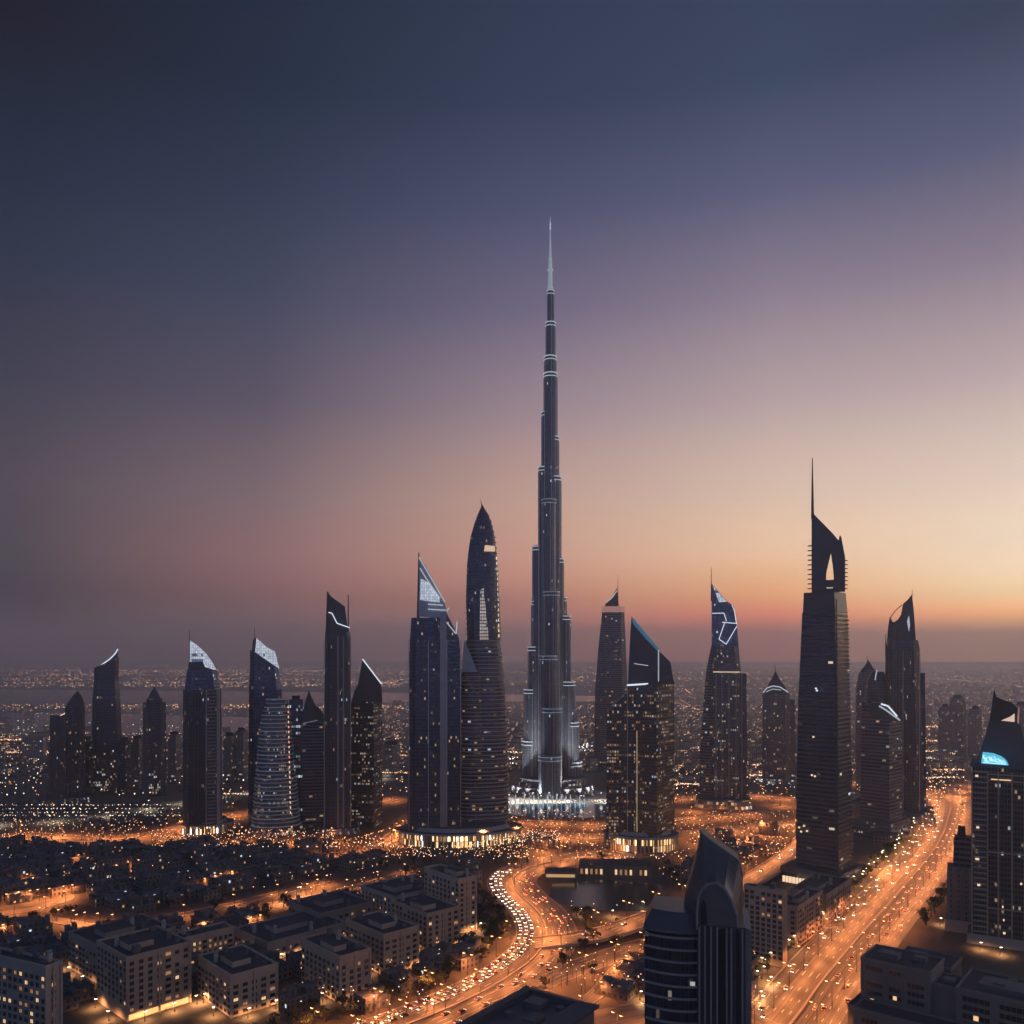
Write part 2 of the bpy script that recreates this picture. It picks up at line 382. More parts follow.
SR = [(-140, 385), (-95, 425), (-47, 470), (-13, 512), (14, 562), (25, 612), (20, 664), (6, 712), (0, 758), (16, 801), (60, 838), (140, 870)]
road('curved_road', SR, 43, 10, median=True)
b1 = [(14, 590), (60, 600), (105, 632), (150, 670), (215, 745), (290, 860), (350, 985), (420, 1120), (520, 1260)]
road('flyover', [(x, y, z) for (x, y), z in zip(b1, (0.3, 3, 6, 7, 7, 7, 6, 3, .5))], 21, 5, elev=True)
road('ramp_road', [(-10, 490), (25, 530), (60, 562), (95, 590), (150, 610), (240, 640)], 21, 5)
road('service_road', [(20, 462), (48, 500), (66, 540), (80, 560)], 9, 2, mark=False)
road('forecourt_road', [(30, 440), (75, 470), (120, 462), (130, 440)], 40, 4, mark=False)
road('crossing_road', [*(G(*p) for p in ((470, 845), (530, 838), (600, 836), (680, 834), (740, 828), (800, 822), (850, 818)))], 26, 6)
road('arterial_road', [*(G(*p) for p in ((-60, 826), (0, 824), (60, 820), (110, 815), (160, 806), (230, 795), (300, 786), (400, 776)))], 24, 6)
road('ring_road', [*(G(*p) for p in ((20, 834), (90, 838), (150, 834), (200, 822), (250, 812), (330, 806), (400, 798)))], 20, 4)
road('avenue', [*(G(*p) for p in ((330, 858), (375, 846), (400, 832), (420, 818), (450, 806)))], 20, 4)
road('district_street', [*(G(*p) for p in ((-60, 916), (0, 914), (40, 908), (66, 900), (68, 893)))], 10, 2, mark=False)
road('district_lane', [*(G(*p) for p in ((45, 918), (80, 925), (130, 928), (160, 920), (230, 905), (300, 888), (330, 880)))], 9, 2, mark=False)
road('market_street', [*(G(*p) for p in ((270, 905), (330, 893), (380, 880), (420, 868)))], 8, 2, mark=False)
road('plaza_road', [*(G(*p) for p in ((480, 826), (540, 822), (600, 824), (700, 818), (770, 812)))], 16, 4)
road('outer_road', [*(G(*p) for p in ((640, 800), (700, 797), (760, 796), (800, 800)))], 18, 4, mark=False)
road('coast_road', [*(G(*p) for p in ((-60, 758), (100, 754), (200, 746), (330, 742), (480, 738)))], 30, 4, mark=False)
# piers carrying the flyover
fl, fT, fw, fz = ROADS['flyover']
for i in range(2, len(fl)-6, 4):
    if fl[i].z > 2:
        k = MB(); k.cyl(0, 0, 1.1, 1.1, 0, fl[i].z-.4, 10); k.box(-4, -1, fl[i].z-1.2, 4, 1, fl[i].z-.3)
        o = link('bridge_pier', k.data('bridge_pier', [pale_conc]), None, (fl[i].x, fl[i].y, 0), math.atan2(-fT[i].x, fT[i].y))
        tag(o, 'round concrete pier under the raised flyover deck', 'pier', 'piers under the flyover')

# ------------------------------------------------------------------ towers
class Tower:
    def __init__(s, name, label, cat, cx, yb, group=None, fd=12.0):
        """stands square to the line of sight; fd = how far its axis lies behind the front face"""
        s.D = CAMH*FPX/(yb-HY); s.s = s.D/FPX; s.cx = cx; th = math.atan((cx-512)/FPX); s.c = math.cos(th)
        s.o = thing(name, label, cat, ((cx-512)*s.s+fd*math.sin(th), s.D+fd*math.cos(th), 0), -th, group)
    def x(s, px): return (px-s.cx)*s.s*s.c
    def z(s, py): return max(0.0, CAMH-(py-HY)*s.s)
    def ring(s, xl, xr, z, kind, k, f=.7, n=20, zf=None, cy=0):
        a, b = s.x(xl), s.x(xr); w = b-a; c = (a+b)/2
        if kind == 'ell': p = [(c+w/2*math.cos(t), cy+w/2*k*math.sin(t)) for t in (2*math.pi*i/n for i in range(n))]
        elif kind == 'rect': d = w*k/2; p = [(a, cy-d), (b, cy-d), (b, cy+d), (a, cy+d)]
        elif kind == 'cham':
            d = w*k/2; q = w*.16; p = [(a+q, cy-d), (b-q, cy-d), (b, cy-d+q), (b, cy+d-q), (b-q, cy+d), (a+q, cy+d), (a, cy+d-q), (a, cy-d+q)]
        else:                                                    # a corner towards the viewer
            d = w*k; la = f*(1-f)*w*w/d; c0 = (a+f*w, 0); l = (a, la); r = (b, d); bk = (a+b-c0[0], la+d)
            o = (la+d)/2; p = [(l[0], l[1]-o+cy), (c0[0], c0[1]-o+cy), (r[0], r[1]-o+cy), (bk[0], bk[1]-o+cy)]
        return [(u, v, z if zf is None else zf(u)) for u, v in p]
    def body(s, name, secs, mats, kind='cham', k=.9, f=.7, n=20, slope=None, parent=None, cy=0, roof=1, label=None):
        """secs: (y pixel, left pixel, right pixel) from the bottom up"""
        m = MB(); rg = [s.ring(xl, xr, s.z(y), kind, k, f, n, cy=cy) for y, xl, xr in secs]
        if slope:
            (xa, ya), (xb, yb) = slope
            def zf(u): t = min(1, max(0, (u-s.x(xa))/(s.x(xb)-s.x(xa)))); return s.z(ya)*(1-t)+s.z(yb)*t
            y, xl, xr = secs[-1]; rg.append(s.ring(xl, xr, 0, kind, k, f, n, zf, cy))
        mats = list(mats) if isinstance(mats, (list, tuple)) else [mats, roof_dark]
        m.loft(rg, 0, 1 if len(mats) > 1 else 0)
        return part(name, m, mats, parent or s.o, label=label)
    def bands(s, name, secs, mat, kind='cham', k=.9, f=.7, step=4.0, out=.7, th=.5, n=24, parent=None, cy=0, y0=None, y1=None):
        """projecting floor edges round a body"""
        m = MB(); zs = [s.z(y) for y, _, _ in secs]; z = (s.z(y0) if y0 else zs[0]) + step
        top = s.z(y1) if y1 else zs[-1]
        while z < top-.2:
            for q in range(len(zs)-1):
                if zs[q] <= z <= zs[q+1] and zs[q+1] > zs[q]:
                    t = (z-zs[q])/(zs[q+1]-zs[q]); xl = secs[q][1]*(1-t)+secs[q+1][1]*t-out/s.s; xr = secs[q][2]*(1-t)+secs[q+1][2]*t+out/s.s
                    m.loft([s.ring(xl, xr, z, kind, k, f, n, cy=cy), s.ring(xl, xr, z+th, kind, k, f, n, cy=cy)], 0, 0, True, True); break
            z += step
        return part(name, m, mat, parent or s.o)
    def slab(s, name, poly, y0, y1, mat, parent=None, label=None):
        m = MB(); m.slab([(s.x(a), s.z(b)) for a, b in poly], y0, y1); return part(name, m, mat, parent or s.o, label=label)
    def beam(s, name, pts, w, mat, y=0, w1=None, parent=None, label=None):
        m = MB()
        for (a, b), (c, d) in zip(pts[:-1], pts[1:]): m.beam((s.x(a), y, s.z(b)), (s.x(c), y, s.z(d)), w, 0, w1)
        return part(name, m, mat, parent or s.o, label=label)
    def front(s, secs, kind, k, f=.7, y=None):                   # depth of the front face
        w = (secs[0][2]-secs[0][1])*s.s
        if kind in ('ell', 'rect', 'cham'): return -w*k/2
        return -(f*(1-f)*w*w/(w*k)+w*k)/2
    def fins(s, name, xs, yb, yt, y, w, d, mat, parent=None):
        m = MB()
        for x in xs: m.box(s.x(x)-w/2, y-d, s.z(yb), s.x(x)+w/2, y+.3, s.z(yt))
        return part(name, m, mat, parent or s.o)
    def podium(s, xl, xr, h, ncol, ry=1.0, glass=None, lean=0):
        a, b = s.x(xl), s.x(xr); c = (a+b)/2; r = (b-a)/2
        p = MB(); p.cyl(c, 0, r*.93, r*.93, 0, h, 48, 0, 0, ry); po = part('podium', p, glass or facade('arcade glazing', (.3, .22, .15), (.08, .06, .04), 2.2, 6.5, 60, 5.0, (1.0, .58, .26), mu=.1, mv=.06, seed=77), s.o)
        q = MB(); q.cyl(c, 0, r*1.02, r*1.0, h, h+1.6, 48, 0, 1, ry, True); q.cyl(c, 0, r*.8, r*.74, h+1.6, h+5.2, 48, 0, 1, ry)
        part('canopy', q, [pale_conc, roof_dark], po)
        for i in range(ncol):
            t = 2*math.pi*i/ncol
            if math.sin(t) > .35: continue
            k = COLM if abs(h-COLH) < .01 else None
            o = link('column', k or column_mesh(h), po, (c+r*.97*math.cos(t), r*.97*ry*math.sin(t), 0))
        return po
COLM, COLH = None, 0
_cm = {}
def column_mesh(h):
    key = round(h, 1)
    if key not in _cm:
        m = MB(); m.cyl(0, 0, .75, .65, 0, h, 8); m.box(-1, -1, h-1, 1, 1, h-.01); _cm[key] = m.data('column', [plain('arcade stone', (.42, .33, .24), .8)])
    return _cm[key]

F_blue = facade('blue curtain wall', (.045, .058, .085), (.014, .022, .040), 1.9, 3.8, .07, .8, rough=.13, seed=1)
F_dark = facade('dark curtain wall', (.032, .038, .052), (.010, .014, .023), 1.9, 3.7, .06, .8, rough=.14, seed=2)
F_rib = facade('ribbed wall', (.095, .10, .12), (.010, .014, .024), 1.8, 3.7, .06, .8, mu=.26, mv=.12, seed=3)
F_band = facade('banded wall', (.13, .135, .155), (.010, .014, .024), 4.0, 3.8, .09, .7, mu=.04, mv=.34, seed=4)
F_warm = facade('apartment wall with many lit rooms', (.085, .08, .078), (.015, .016, .02), 2.6, 3.4, .62, .62, (1.0, .58, .27), mu=.2, mv=.28, seed=5)
F_cool = facade('office wall with lit floors', (.10, .11, .13), (.02, .028, .04), 2.8, 3.7, .3, .65, (1.0, .74, .48), mu=.2, mv=.3, seed=6)
F_low = facade('tower wall lit at its foot', (.06, .064, .08), (.011, .014, .024), 2.2, 3.7, .04, .8, (1.0, .78, .5), seed=7, low=75.0)
F_silver = facade('silver fluted wall', (.11, .135, .18), (.011, .018, .034), 2.6, 3.9, .03, 1.0, WHITE, mu=.27, mv=.1, rough=.2, seed=8, frough=.28)
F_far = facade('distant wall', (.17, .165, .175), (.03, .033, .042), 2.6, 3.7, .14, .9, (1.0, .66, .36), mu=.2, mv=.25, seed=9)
F_tan = facade('tan wall', (.22, .18, .15), (.02, .02, .024), 3.4, 3.6, .14, 1.1, (1.0, .58, .27), mu=.26, mv=.28, seed=10)

# -- 1 the great stepped tower
T = Tower('skyscraper', 'tallest tower, stepped silver needle rising from the fountain basin', 'skyscraper', 552, 793, fd=0)
def tier(xc, r, yt, dy=0.0, n=16, collar=True, top=None, yb=None):
    m = MB(); rm = r*T.s; x = T.x(xc); z1 = T.z(yt)
    ring = lambda q, z: [(x+rm*q*math.cos(2*math.pi*i/n), dy+rm*q*math.sin(2*math.pi*i/n), z) for i in range(n)]
    zb = T.z(yb) if yb else 0
    m.loft([ring(1.0, zb), ring(1.0, z1-6), ring(.9, z1)], 0, 1)
    o = part('setback_tier', m, [F_silver, bright_metal], T.o)
    f = MB()
    for i in range(n):
        if i % 3: continue
        t = 2*math.pi*(i+.5)/n; f.beam((x+rm*1.0*math.cos(t), dy+rm*math.sin(t), zb), (x+rm*1.0*math.cos(t), dy+rm*math.sin(t), z1-5), .7)
    part('vertical_fin', f, bright_metal, o)
    if collar:
        c = MB()
        for q in range(2):
            zc = z1-2-5*q; c.loft([ring(1.07, zc), ring(1.07, zc+1.0)], 0, 0, True, True)
        part('light_band', c, glow_dim if dy < 0 else glow('collar light', (.75, .84, .9), .5, False), o)
    return o
for a in [(550.5, 3.6, 290), (550.5, 5.0, 322), (550.3, 6.2, 356), (550.5, 7.0, 373), (546.5, 5.3, 411), (553, 6.2, 436), (544, 6.0, 466), (554.5, 7.0, 476),
          (537.5, 5.6, 545), (558, 6.0, 558), (535.5, 4.8, 600), (565, 6.0, 615), (534, 6.5, 646), (567.5, 7.8, 681), (531, 7.5, 689), (571, 8.2, 722), (529.5, 8.2, 741), (573.5, 8.8, 762)]:
    off = abs(a[0]-550.5); tier(a[0], a[1], a[2], off*.6)
for a in [(549, 7.2, 500, -8), (551.5, 8.0, 592, -17), (548, 9.0, 655, -25), (552, 9.5, 706, -34), (550, 11, 752, -42)]: tier(a[0], a[1], a[2], a[3])
for a in [(541, 7, 580, 14), (560, 7, 596, 14)]: tier(*a)
sp = MB(); x = T.x(550.3)
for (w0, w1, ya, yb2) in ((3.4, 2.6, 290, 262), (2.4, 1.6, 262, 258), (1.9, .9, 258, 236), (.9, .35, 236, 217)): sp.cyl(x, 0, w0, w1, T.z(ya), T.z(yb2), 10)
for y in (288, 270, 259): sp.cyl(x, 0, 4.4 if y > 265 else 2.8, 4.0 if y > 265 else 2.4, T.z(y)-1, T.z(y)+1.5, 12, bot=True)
part('spire', sp, glow('glowing spire steel', (.62, .72, .85), .32, False), T.o)  # steel given its own glow so the spire looks lit
for y in (284, 268, 240, 226):
    sl = MB(); sl.cyl(x, 0, 2.6 if y > 250 else 1.1, 2.3 if y > 250 else .9, T.z(y)-5, T.z(y)+5, 8, bot=True); part('spire_light', sl, led_soft, T.o)
pd = MB(); pd.cyl(0, -4, 62, 58, 0, 13, 48, 0, 1, .75); pd.cyl(0, -4, 50, 48, 13, 24, 40, 0, 1, .75)
part('podium', pd, [F_low, roof_dark], T.o)
# ring of floodlights washing the foot of the tower
for i in range(9):
    t = math.pi*(1.06+.88*i/8); lx, ly = 66*math.cos(t), 50*math.sin(t)-6
    fo = thing('floodlight', 'ground floodlight washing the foot of the tallest tower', 'floodlight', (T.o.location.x+lx, T.o.location.y+ly, 0), 0, 'floodlights round the tallest tower')
    k = MB(); k.box(-1, -1, 0, 1, 1, .8); k.box(-1.4, -.6, .8, 1.4, .6, 2.0); part('housing', k, steel, fo)
    k = MB(); k.box(-1.2, -.5, 2.0, 1.2, .5, 2.1); part('lens', k, led_white, fo)
    ld = bpy.data.lights.new('floodlight_beam', 'SPOT'); ld.energy = 300000; ld.spot_size = R(60); ld.spot_blend = 1; ld.color = (1, .88, .74); ld.shadow_soft_size = .6
    lo = link('floodlight_beam', ld, fo, (0, 0, 3))
    d = Vector((-lx*.75, -ly*.75-5, 70)); lo.rotation_euler = d.to_track_quat('-Z', 'Y').to_euler()

SATIN = plain('pale highlight edge', (.50, .53, .58), .3, .5)  # pale thin fins added as sharp vertical highlights on the towers
# -- 2 left group
T = Tower('twin_tower', 'dark twin tower with a flat and a pointed half, far left', 'tower', 67, 803, fd=15)
T.body('low_shaft', [(803, 49, 66), (716, 50, 66)], [F_rib, roof_dark], 'rect', 1.1)
T.body('high_shaft', [(803, 64, 86), (708, 65, 85)], [F_dark, roof_dark], 'cham', 1.0)
T.slab('crown', [(65, 709), (67, 704), (73, 696), (78, 691), (82, 697), (84, 703), (85, 709)], -9, 9, bluesteel)
T.beam('roof_light', [(60, 716), (66, 713)], 1.2, led_warm, -6)
T.fins('facade_rib', [52, 56, 60, 68, 72, 80, 84], 803, 722, -15, .9, 1.2, bluesteel)
T.body('podium', [(803, 44, 92), (797, 45, 91)], F_low, 'rect', .9)
T = Tower('skyscraper', 'dark curved tower with a thin bright sail edge, second from the left', 'skyscraper', 107, 794, fd=19)
S_ = [(794, 92, 121.5), (740, 92, 122), (700, 92.3, 120.5), (680, 94, 119)]
T.body('shaft', S_, [F_low, roof_dark], 'cham', .9, slope=((97, 668), (119, 657)))
T.slab('crown', [(96, 671), (101, 665), (110, 659), (117, 650), (118.5, 663), (119, 676), (96, 676)], -5, 7, bluesteel)
T.beam('ridge_light', [(97, 669), (102, 664.5), (110, 659), (115, 654), (118, 649)], 1.5, led_white, -6)
T.beam('mast', [(118, 655), (118.2, 645)], .8, steel, 0, .3)
T = Tower('tower', 'slim tower with a pointed cap and flat shoulders, third from the left', 'tower', 154.5, 797, fd=14)
T.body('shaft', [(797, 146, 163), (699, 146.5, 162.5)], [F_low, roof_dark], 'cham', 1.1)
T.body('shoulder', [(797, 142, 167), (703, 143, 166)], [F_rib, roof_dark], 'rect', .7)
T.body('crown', [(699, 148, 161), (694, 150, 158.5), (687, 154, 155)], [bluesteel, bluesteel], 'cham', 1.0)
for i, (xl, xr, yt, yb, lab, mt) in enumerate([
    (82, 94, 737, 797, 'low dark slab between the twin tower and the curved tower', F_dark),
    (118, 131, 738, 795, 'low dark slab right of the curved tower', F_dark),
    (131, 144, 736, 790, 'dark slab with sparse lit rooms left of the slim pointed tower', F_far),
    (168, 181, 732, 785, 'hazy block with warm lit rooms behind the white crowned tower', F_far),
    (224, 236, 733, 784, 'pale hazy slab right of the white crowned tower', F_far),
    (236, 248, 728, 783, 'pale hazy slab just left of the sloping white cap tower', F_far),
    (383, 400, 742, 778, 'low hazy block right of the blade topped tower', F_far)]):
    T = Tower('apartment_block', lab, 'apartment block', (xl+xr)/2, yb, 'distant apartment blocks')
    T.body('wall', [(yb, xl, xr), (yt+3, xl, xr)], [mt, roof_dark], 'corner', .9, .6)
    T.body('roof_plant', [(yt+3.2, xl+2, xr-3), (yt, xl+2, xr-3)], steel, 'rect', .5)

T = Tower('skyscraper', 'dark ribbed tower with a glowing white quarter sail crown', 'skyscraper', 203, 834, fd=18)
T.body('shaft', [(834, 182.5, 222.5), (690, 183, 221.5)], [F_rib, roof_dark], 'cham', .9)
T.body('upper_shaft', [(690, 184.5, 220.5), (670, 187, 216.5)], [F_blue, roof_dark], 'cham', .8)
T.body('cap', [(670, 188, 206), (662, 188.5, 203)], [bluesteel, roof_dark], 'rect', .7)
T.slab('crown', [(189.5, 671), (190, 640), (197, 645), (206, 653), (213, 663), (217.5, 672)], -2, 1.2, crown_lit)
c = T.slab('crown_frame', [(189, 672), (189, 662), (217, 671), (218, 674)], -2.6, 2.6, bluesteel)
T.beam('mast', [(189.5, 660), (189.5, 630)], 1.2, steel, 0, .4)
T.fins('facade_rib', [186, 189, 192, 195, 198, 201, 204.5], 834, 692, -20, 1.0, 1.5, bluesteel)
T.bands('balcony', [(834, 207.5, 216), (690, 207.5, 216)], sand_wall, 'rect', .9, step=3.9, out=.1, th=1.1, cy=-16.5, y0=830)
T.fins('pale_pier', [218.6], 834, 690, -19, 4.0, .9, pale_conc)
T.fins('highlight_fin', [206.2, 222.2], 834, 690, -19, .8, 1.0, SATIN)
T.podium(176, 235, 9, 52, .8)
T = Tower('skyscraper', 'dark tower with a sloping white glass cap behind the curved balcony tower', 'skyscraper', 265, 826, fd=16)
T.body('shaft', [(826, 248, 283), (690, 249, 282), (668, 250, 279)], [F_blue, roof_dark], 'cham', .9, slope=((251, 650), (279, 669)))
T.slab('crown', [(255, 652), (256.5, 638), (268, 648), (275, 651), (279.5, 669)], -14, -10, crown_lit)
T.slab('crown_back', [(251, 660), (253, 640), (256.3, 637), (257, 662)], -12, 6, bluesteel)
T.beam('mast', [(254.5, 655), (254.5, 627)], 1.2, steel, 0, .4)
T = Tower('tower', 'round fronted tower with stacked pale curved balconies and red lamp column', 'tower', 276, 835, fd=18)
S_ = [(835, 251, 302), (815, 253, 299), (790, 255, 297), (750, 258, 293), (722, 261, 291), (706, 266, 289), (700, 267, 288)]
T.body('shaft', S_, [F_cool, roof_dark], 'ell', .8, n=24)
T.bands('balcony', S_, plain('balcony slab', (.5, .52, .55), .5), 'ell', .8, step=4.4, out=1.2, th=1.0, n=28)
T.bands('balcony_glow', S_, glow_dim, 'ell', .8, step=8.8, out=1.4, th=.35, n=28)  # added glow standing in for skylight on the pale slab edges
for i in range(22):
    m_ = MB(); yy = 706+i*5; m_.beam((T.x(288.2-.02*i+i*.12), -19.5-i*.28, T.z(yy)), (T.x(288.2+i*.12), -19.5-i*.28, T.z(yy+2.2)), 1.1)
    part('column_lamp', m_, glow('red lamp', (1, .25, .15), 1.6, False) if i % 3 == 1 and i < 12 else led_warm, T.o)
T.body('podium', [(835, 247, 306), (828, 249, 304)], [F_low, roof_dark], 'ell', .8, n=28)
T = Tower('tower', 'narrow tower speckled with bluish lamps behind the curved balconies', 'tower', 296, 822)
T.body('shaft', [(822, 288, 303.5), (700, 289, 303)], [facade('blue speckled wall', (.06, .07, .1), (.02, .03, .05), 3, 4, .2, 1.4, COOL, seed=21), roof_dark], 'rect', 1.2)
T.body('roof_plant', [(700, 292, 300), (696, 292, 300)], steel, 'rect', .6)
T = Tower('tower', 'dark tower with a jagged stepped spire top, between balconies and twin mast tower', 'tower', 312.5, 828)
T.body('shaft', [(828, 302, 325), (722, 302.5, 324.5)], [F_band, roof_dark], 'rect', .9)
T.slab('crown', [(302.5, 722), (302.5, 712), (306, 700), (309, 690), (312, 699), (316, 706), (320, 709), (324.5, 716), (324.5, 722)], -11, 9, bluesteel)
T.beam('roof_light', [(303, 723), (318, 720)], .8, glow_dim, -16)
T = Tower('skyscraper', 'tall ribbed tower with tilted screen between two thin masts', 'skyscraper', 337.5, 834, fd=14)
T.body('shaft', [(834, 323.5, 351.5), (640, 325, 351), (632, 325, 350.5)], [F_rib, roof_dark], 'cham', .95)
T.slab('crown', [(327, 591), (331, 596), (345, 606), (348, 630), (348, 634), (326, 634)], -5, 6, bluesteel)
T.slab('blade', [(325.3, 634), (327, 591), (328.5, 592), (328.5, 634)], -8, 8, steel)
T.beam('mast', [(348.4, 634), (348.4, 594)], 1.6, steel, 0, 1.0)
T.beam('crown_light', [(328, 612), (332, 613), (337, 623), (350, 627.5)], 1.0, led_white, -6.2)
T.fins('pale_pier', [338, 343.5], 834, 636, -14, 1.6, .8, pale_conc)
T.fins('highlight_fin', [324.2, 350.8], 834, 640, -13, .7, .8, SATIN)
T.fins('facade_rib', [327, 330, 333, 348], 834, 636, -14, .8, 1.2, bluesteel)
T.body('podium', [(834, 318, 360), (828, 319, 358)], [F_low, roof_dark], 'rect', .9)
T = Tower('tower', 'dark tower with scattered lit rooms and a blade shaped roof with bright edge', 'tower', 366.5, 828, fd=16)
T.body('shaft', [(828, 350, 383), (702, 350.5, 382.5)], [facade('dark wall with scattered lit rooms', (.045, .048, .055), (.012, .014, .02), 2.4, 3.5, .5, .6, (1, .74, .48), mu=.2, mv=.3, seed=23), roof_dark], 'corner', .8, .72)
T.slab('crown', [(351, 703), (354, 692), (358, 684), (362.5, 659), (381.5, 684), (382.5, 703)], -14, 12, bluesteel)
T.beam('ridge_light', [(362.5, 659), (381.5, 684)], 1.3, led_white, -14.3)

# -- 3 centre left pair on the round podium
T = Tower('skyscraper', 'dark blue tower with triangular glass sail and mast, on the round lit podium', 'skyscraper', 434, 842, fd=8)
T.podium(394, 524, 13, 96, .62)
T.body('shaft', [(842, 409, 446), (640, 410, 446), (618, 411.5, 440)], [F_blue, roof_dark], 'cham', .95)
T.body('side_shaft', [(842, 445, 461), (650, 446, 460), (640, 446, 459)], [F_blue, roof_dark], 'rect', 1.8, slope=((446, 612), (460, 640)))
T.body('step', [(842, 407.5, 420), (652, 409, 420)], [F_dark, roof_dark], 'rect', 1.6)
T.slab('crown', [(418.5, 616), (419, 556), (425, 565), (444, 600), (447, 612), (440, 618)], -3, 2, [plain('lit sail glass', (.4, .46, .55), .25)])
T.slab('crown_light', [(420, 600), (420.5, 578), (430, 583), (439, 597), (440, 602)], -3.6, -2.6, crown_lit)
for pts in ([(419, 557), (445, 602)], [(420, 568), (426, 578), (440, 598)], [(428, 604), (443, 605)], [(428, 609), (446, 610)]): T.beam('crown_strip', pts, 1.0, led_soft, -4)
T.beam('mast', [(418, 620), (418.8, 552)], 3.0, steel, 0, 1.2)
T.slab('pale_pier', [(440, 842), (440, 614), (446.5, 612), (446.5, 842)], -21, -16, plain('pale satin cladding', (.34, .36, .40), .35, .5))
T.beam('roof_strip', [(449, 608), (443, 618)], 1.0, led_soft, -14)
T.beam('roof_strip', [(446, 622), (456, 634), (457, 622)], 1.2, led_soft, -16)
T.fins('facade_rib', [412, 416, 420, 424, 434, 437], 842, 622, -17.5, .7, 1.3, bluesteel)
T.fins('lit_seam', [431, 432.2], 842, 660, -17.4, .35, .6, glow('faint seam', (.8, .8, .8), .25, False))
T.fins('highlight_fin', [409.3, 428.5, 446.8, 460.6], 842, 640, -17.8, .8, 1.0, SATIN)
T = Tower('skyscraper', 'twisting tower with leaf shaped tip and stacked ring floors, beside the glass sail', 'skyscraper', 484, 838, fd=14)
S1 = [(838, 461, 509), (760, 461, 508), (690, 462, 505), (655, 464, 502), (640, 466, 500)]
T.body('lower_shaft', S1, [F_band, roof_dark], 'ell', .75, n=28)
T.bands('ring_floor', S1, plain('ring slab', (.42, .40, .40), .5), 'ell', .75, step=4.3, out=.9, th=.9, n=32)
S2 = [(640, 466, 500.5), (600, 465.5, 499.5), (565, 467, 498.5), (548, 469, 497), (535, 471, 495.5), (522, 474.5, 492.5), (512, 478, 488.5), (506, 480.5, 484.5), (502, 481.7, 482.3)]
m_ = MB(); rings = []
for q, (y, xl, xr) in enumerate(S2):
    a, b = T.x(xl), T.x(xr); w = (b-a)/2; cx_ = (a+b)/2; tw = .0022*(T.z(y)-T.z(640))
    rings.append([(cx_+w*math.cos(2*math.pi*i/24)*(1+.05*math.cos(3*(2*math.pi*i/24+tw*4))), w*.75*math.sin(2*math.pi*i/24), T.z(y)) for i in range(24)])
m_.loft(rings, 0, 1); part('leaf_shaft', m_, [F_blue, steel], T.o)
T.bands('ring_floor', S2[:7], plain('ring slab dark', (.12, .12, .13), .5), 'ell', .75, step=6.0, out=.5, th=.5, n=24)
T.beam('mast', [(482, 506), (480.5, 497)], 1.0, steel, 0, .3)
T.slab('lit_panel', [(479.5, 640), (480.5, 590), (483.5, 588), (489, 640)], -15.8, -14.6, facade('glowing reflective panel', (.45, .4, .38), (.12, .10, .09), 2.4, 3.6, 300, 1.0, (1, .80, .64), seed=31, even=True))  # bright reflective strip, its shine put in as an even glow
T.slab('lit_panel', [(484, 551), (485, 545), (495, 546), (495, 551)], -13.5, -9.5, glow('warm terrace', (1, .66, .42), .7, False))
for k_ in range(16): T.beam('edge_light', [(496.5+.15*k_, 556+k_*5.2), (496.8+.15*k_, 559+k_*5.2)], 1.4, led_warm, -6)
rv = random.Random(3)
T.slab('side_sail', [(461.5, 672), (464.5, 640), (475, 665), (478, 672)], -25, -22, plain('lit sail glass', (.4, .46, .55), .25))
T.body('front_drum', [(838, 460, 490), (675, 461, 483), (668, 463, 480)], [F_band, roof_dark], 'ell', .6, n=24, cy=-13)
T.bands('ring_floor', [(838, 460, 490), (675, 461, 483)], plain('ring slab', (.42, .40, .40), .5), 'ell', .6, step=4.3, out=.8, th=.8, n=28, cy=-13)
T.body('skirt', [(838, 458, 515), (832, 459, 512), (824, 461, 507)], [F_band, roof_dark], 'ell', .8, n=30)

# -- 4 behind and right of the great tower
T = Tower('skyscraper', 'tapering tower with a glowing pink collar and thin horn, right of the tallest', 'skyscraper', 611, 768, fd=25)
T.body('shaft', [(768, 594, 628), (690, 595, 627.5), (650, 598, 626), (612, 602, 624.5), (607, 603, 624)], [F_band, roof_dark], 'cham', .9)
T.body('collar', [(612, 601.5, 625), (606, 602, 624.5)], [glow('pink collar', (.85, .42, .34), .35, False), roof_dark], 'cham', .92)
T.slab('crown', [(604, 607), (606, 602), (612, 596), (617, 587), (619, 607)], -8, 6, bluesteel)
T.beam('crown_light', [(606, 602), (612, 597), (617, 590)], 1.8, led_soft, -9)
T.beam('mast', [(618, 606), (618, 574)], 1.6, steel, 0, .5)
T = Tower('skyscraper', 'bulky dark tower with pointed blue edged prow on a round lit podium', 'skyscraper', 640, 849, fd=10)
T.podium(603, 679, 14, 60, .75)
T.body('wing', [(849, 606, 634), (715, 607, 634), (713, 607, 634)], [F_warm, bluesteel], 'rect', 1.0, slope=((607, 711), (631, 686)), cy=-2)
T.body('shaft', [(849, 626, 675), (700, 627, 675), (684, 628, 674.5)], [F_warm, roof_dark], 'corner', .75, .62)
T.slab('crown', [(628, 684), (630, 640), (631.5, 617), (645, 634), (658, 650), (663, 655), (670, 662), (674, 684)], -17, 17, bluesteel)
T.slab('ridge_glass', [(631.6, 616.5), (658.5, 648.5), (658.5, 652.5), (645, 638), (633, 624)], -17.7, -16.9, led_blue)
T.beam('edge_light', [(658.3, 650), (658.3, 681)], 1.0, led_soft, -18.4)
T.beam('crown_light', [(627, 685), (648, 683.5)], 1.6, led_white, -18.8)
T.beam('crown_light', [(634, 663.5), (648, 665.5)], .7, led_soft, -18)
T.beam('crown_light', [(666, 683), (674, 683)], .8, led_soft, -10)
T.fins('highlight_fin', [655, 627.5], 849, 690, -19.5, .6, .8, SATIN)
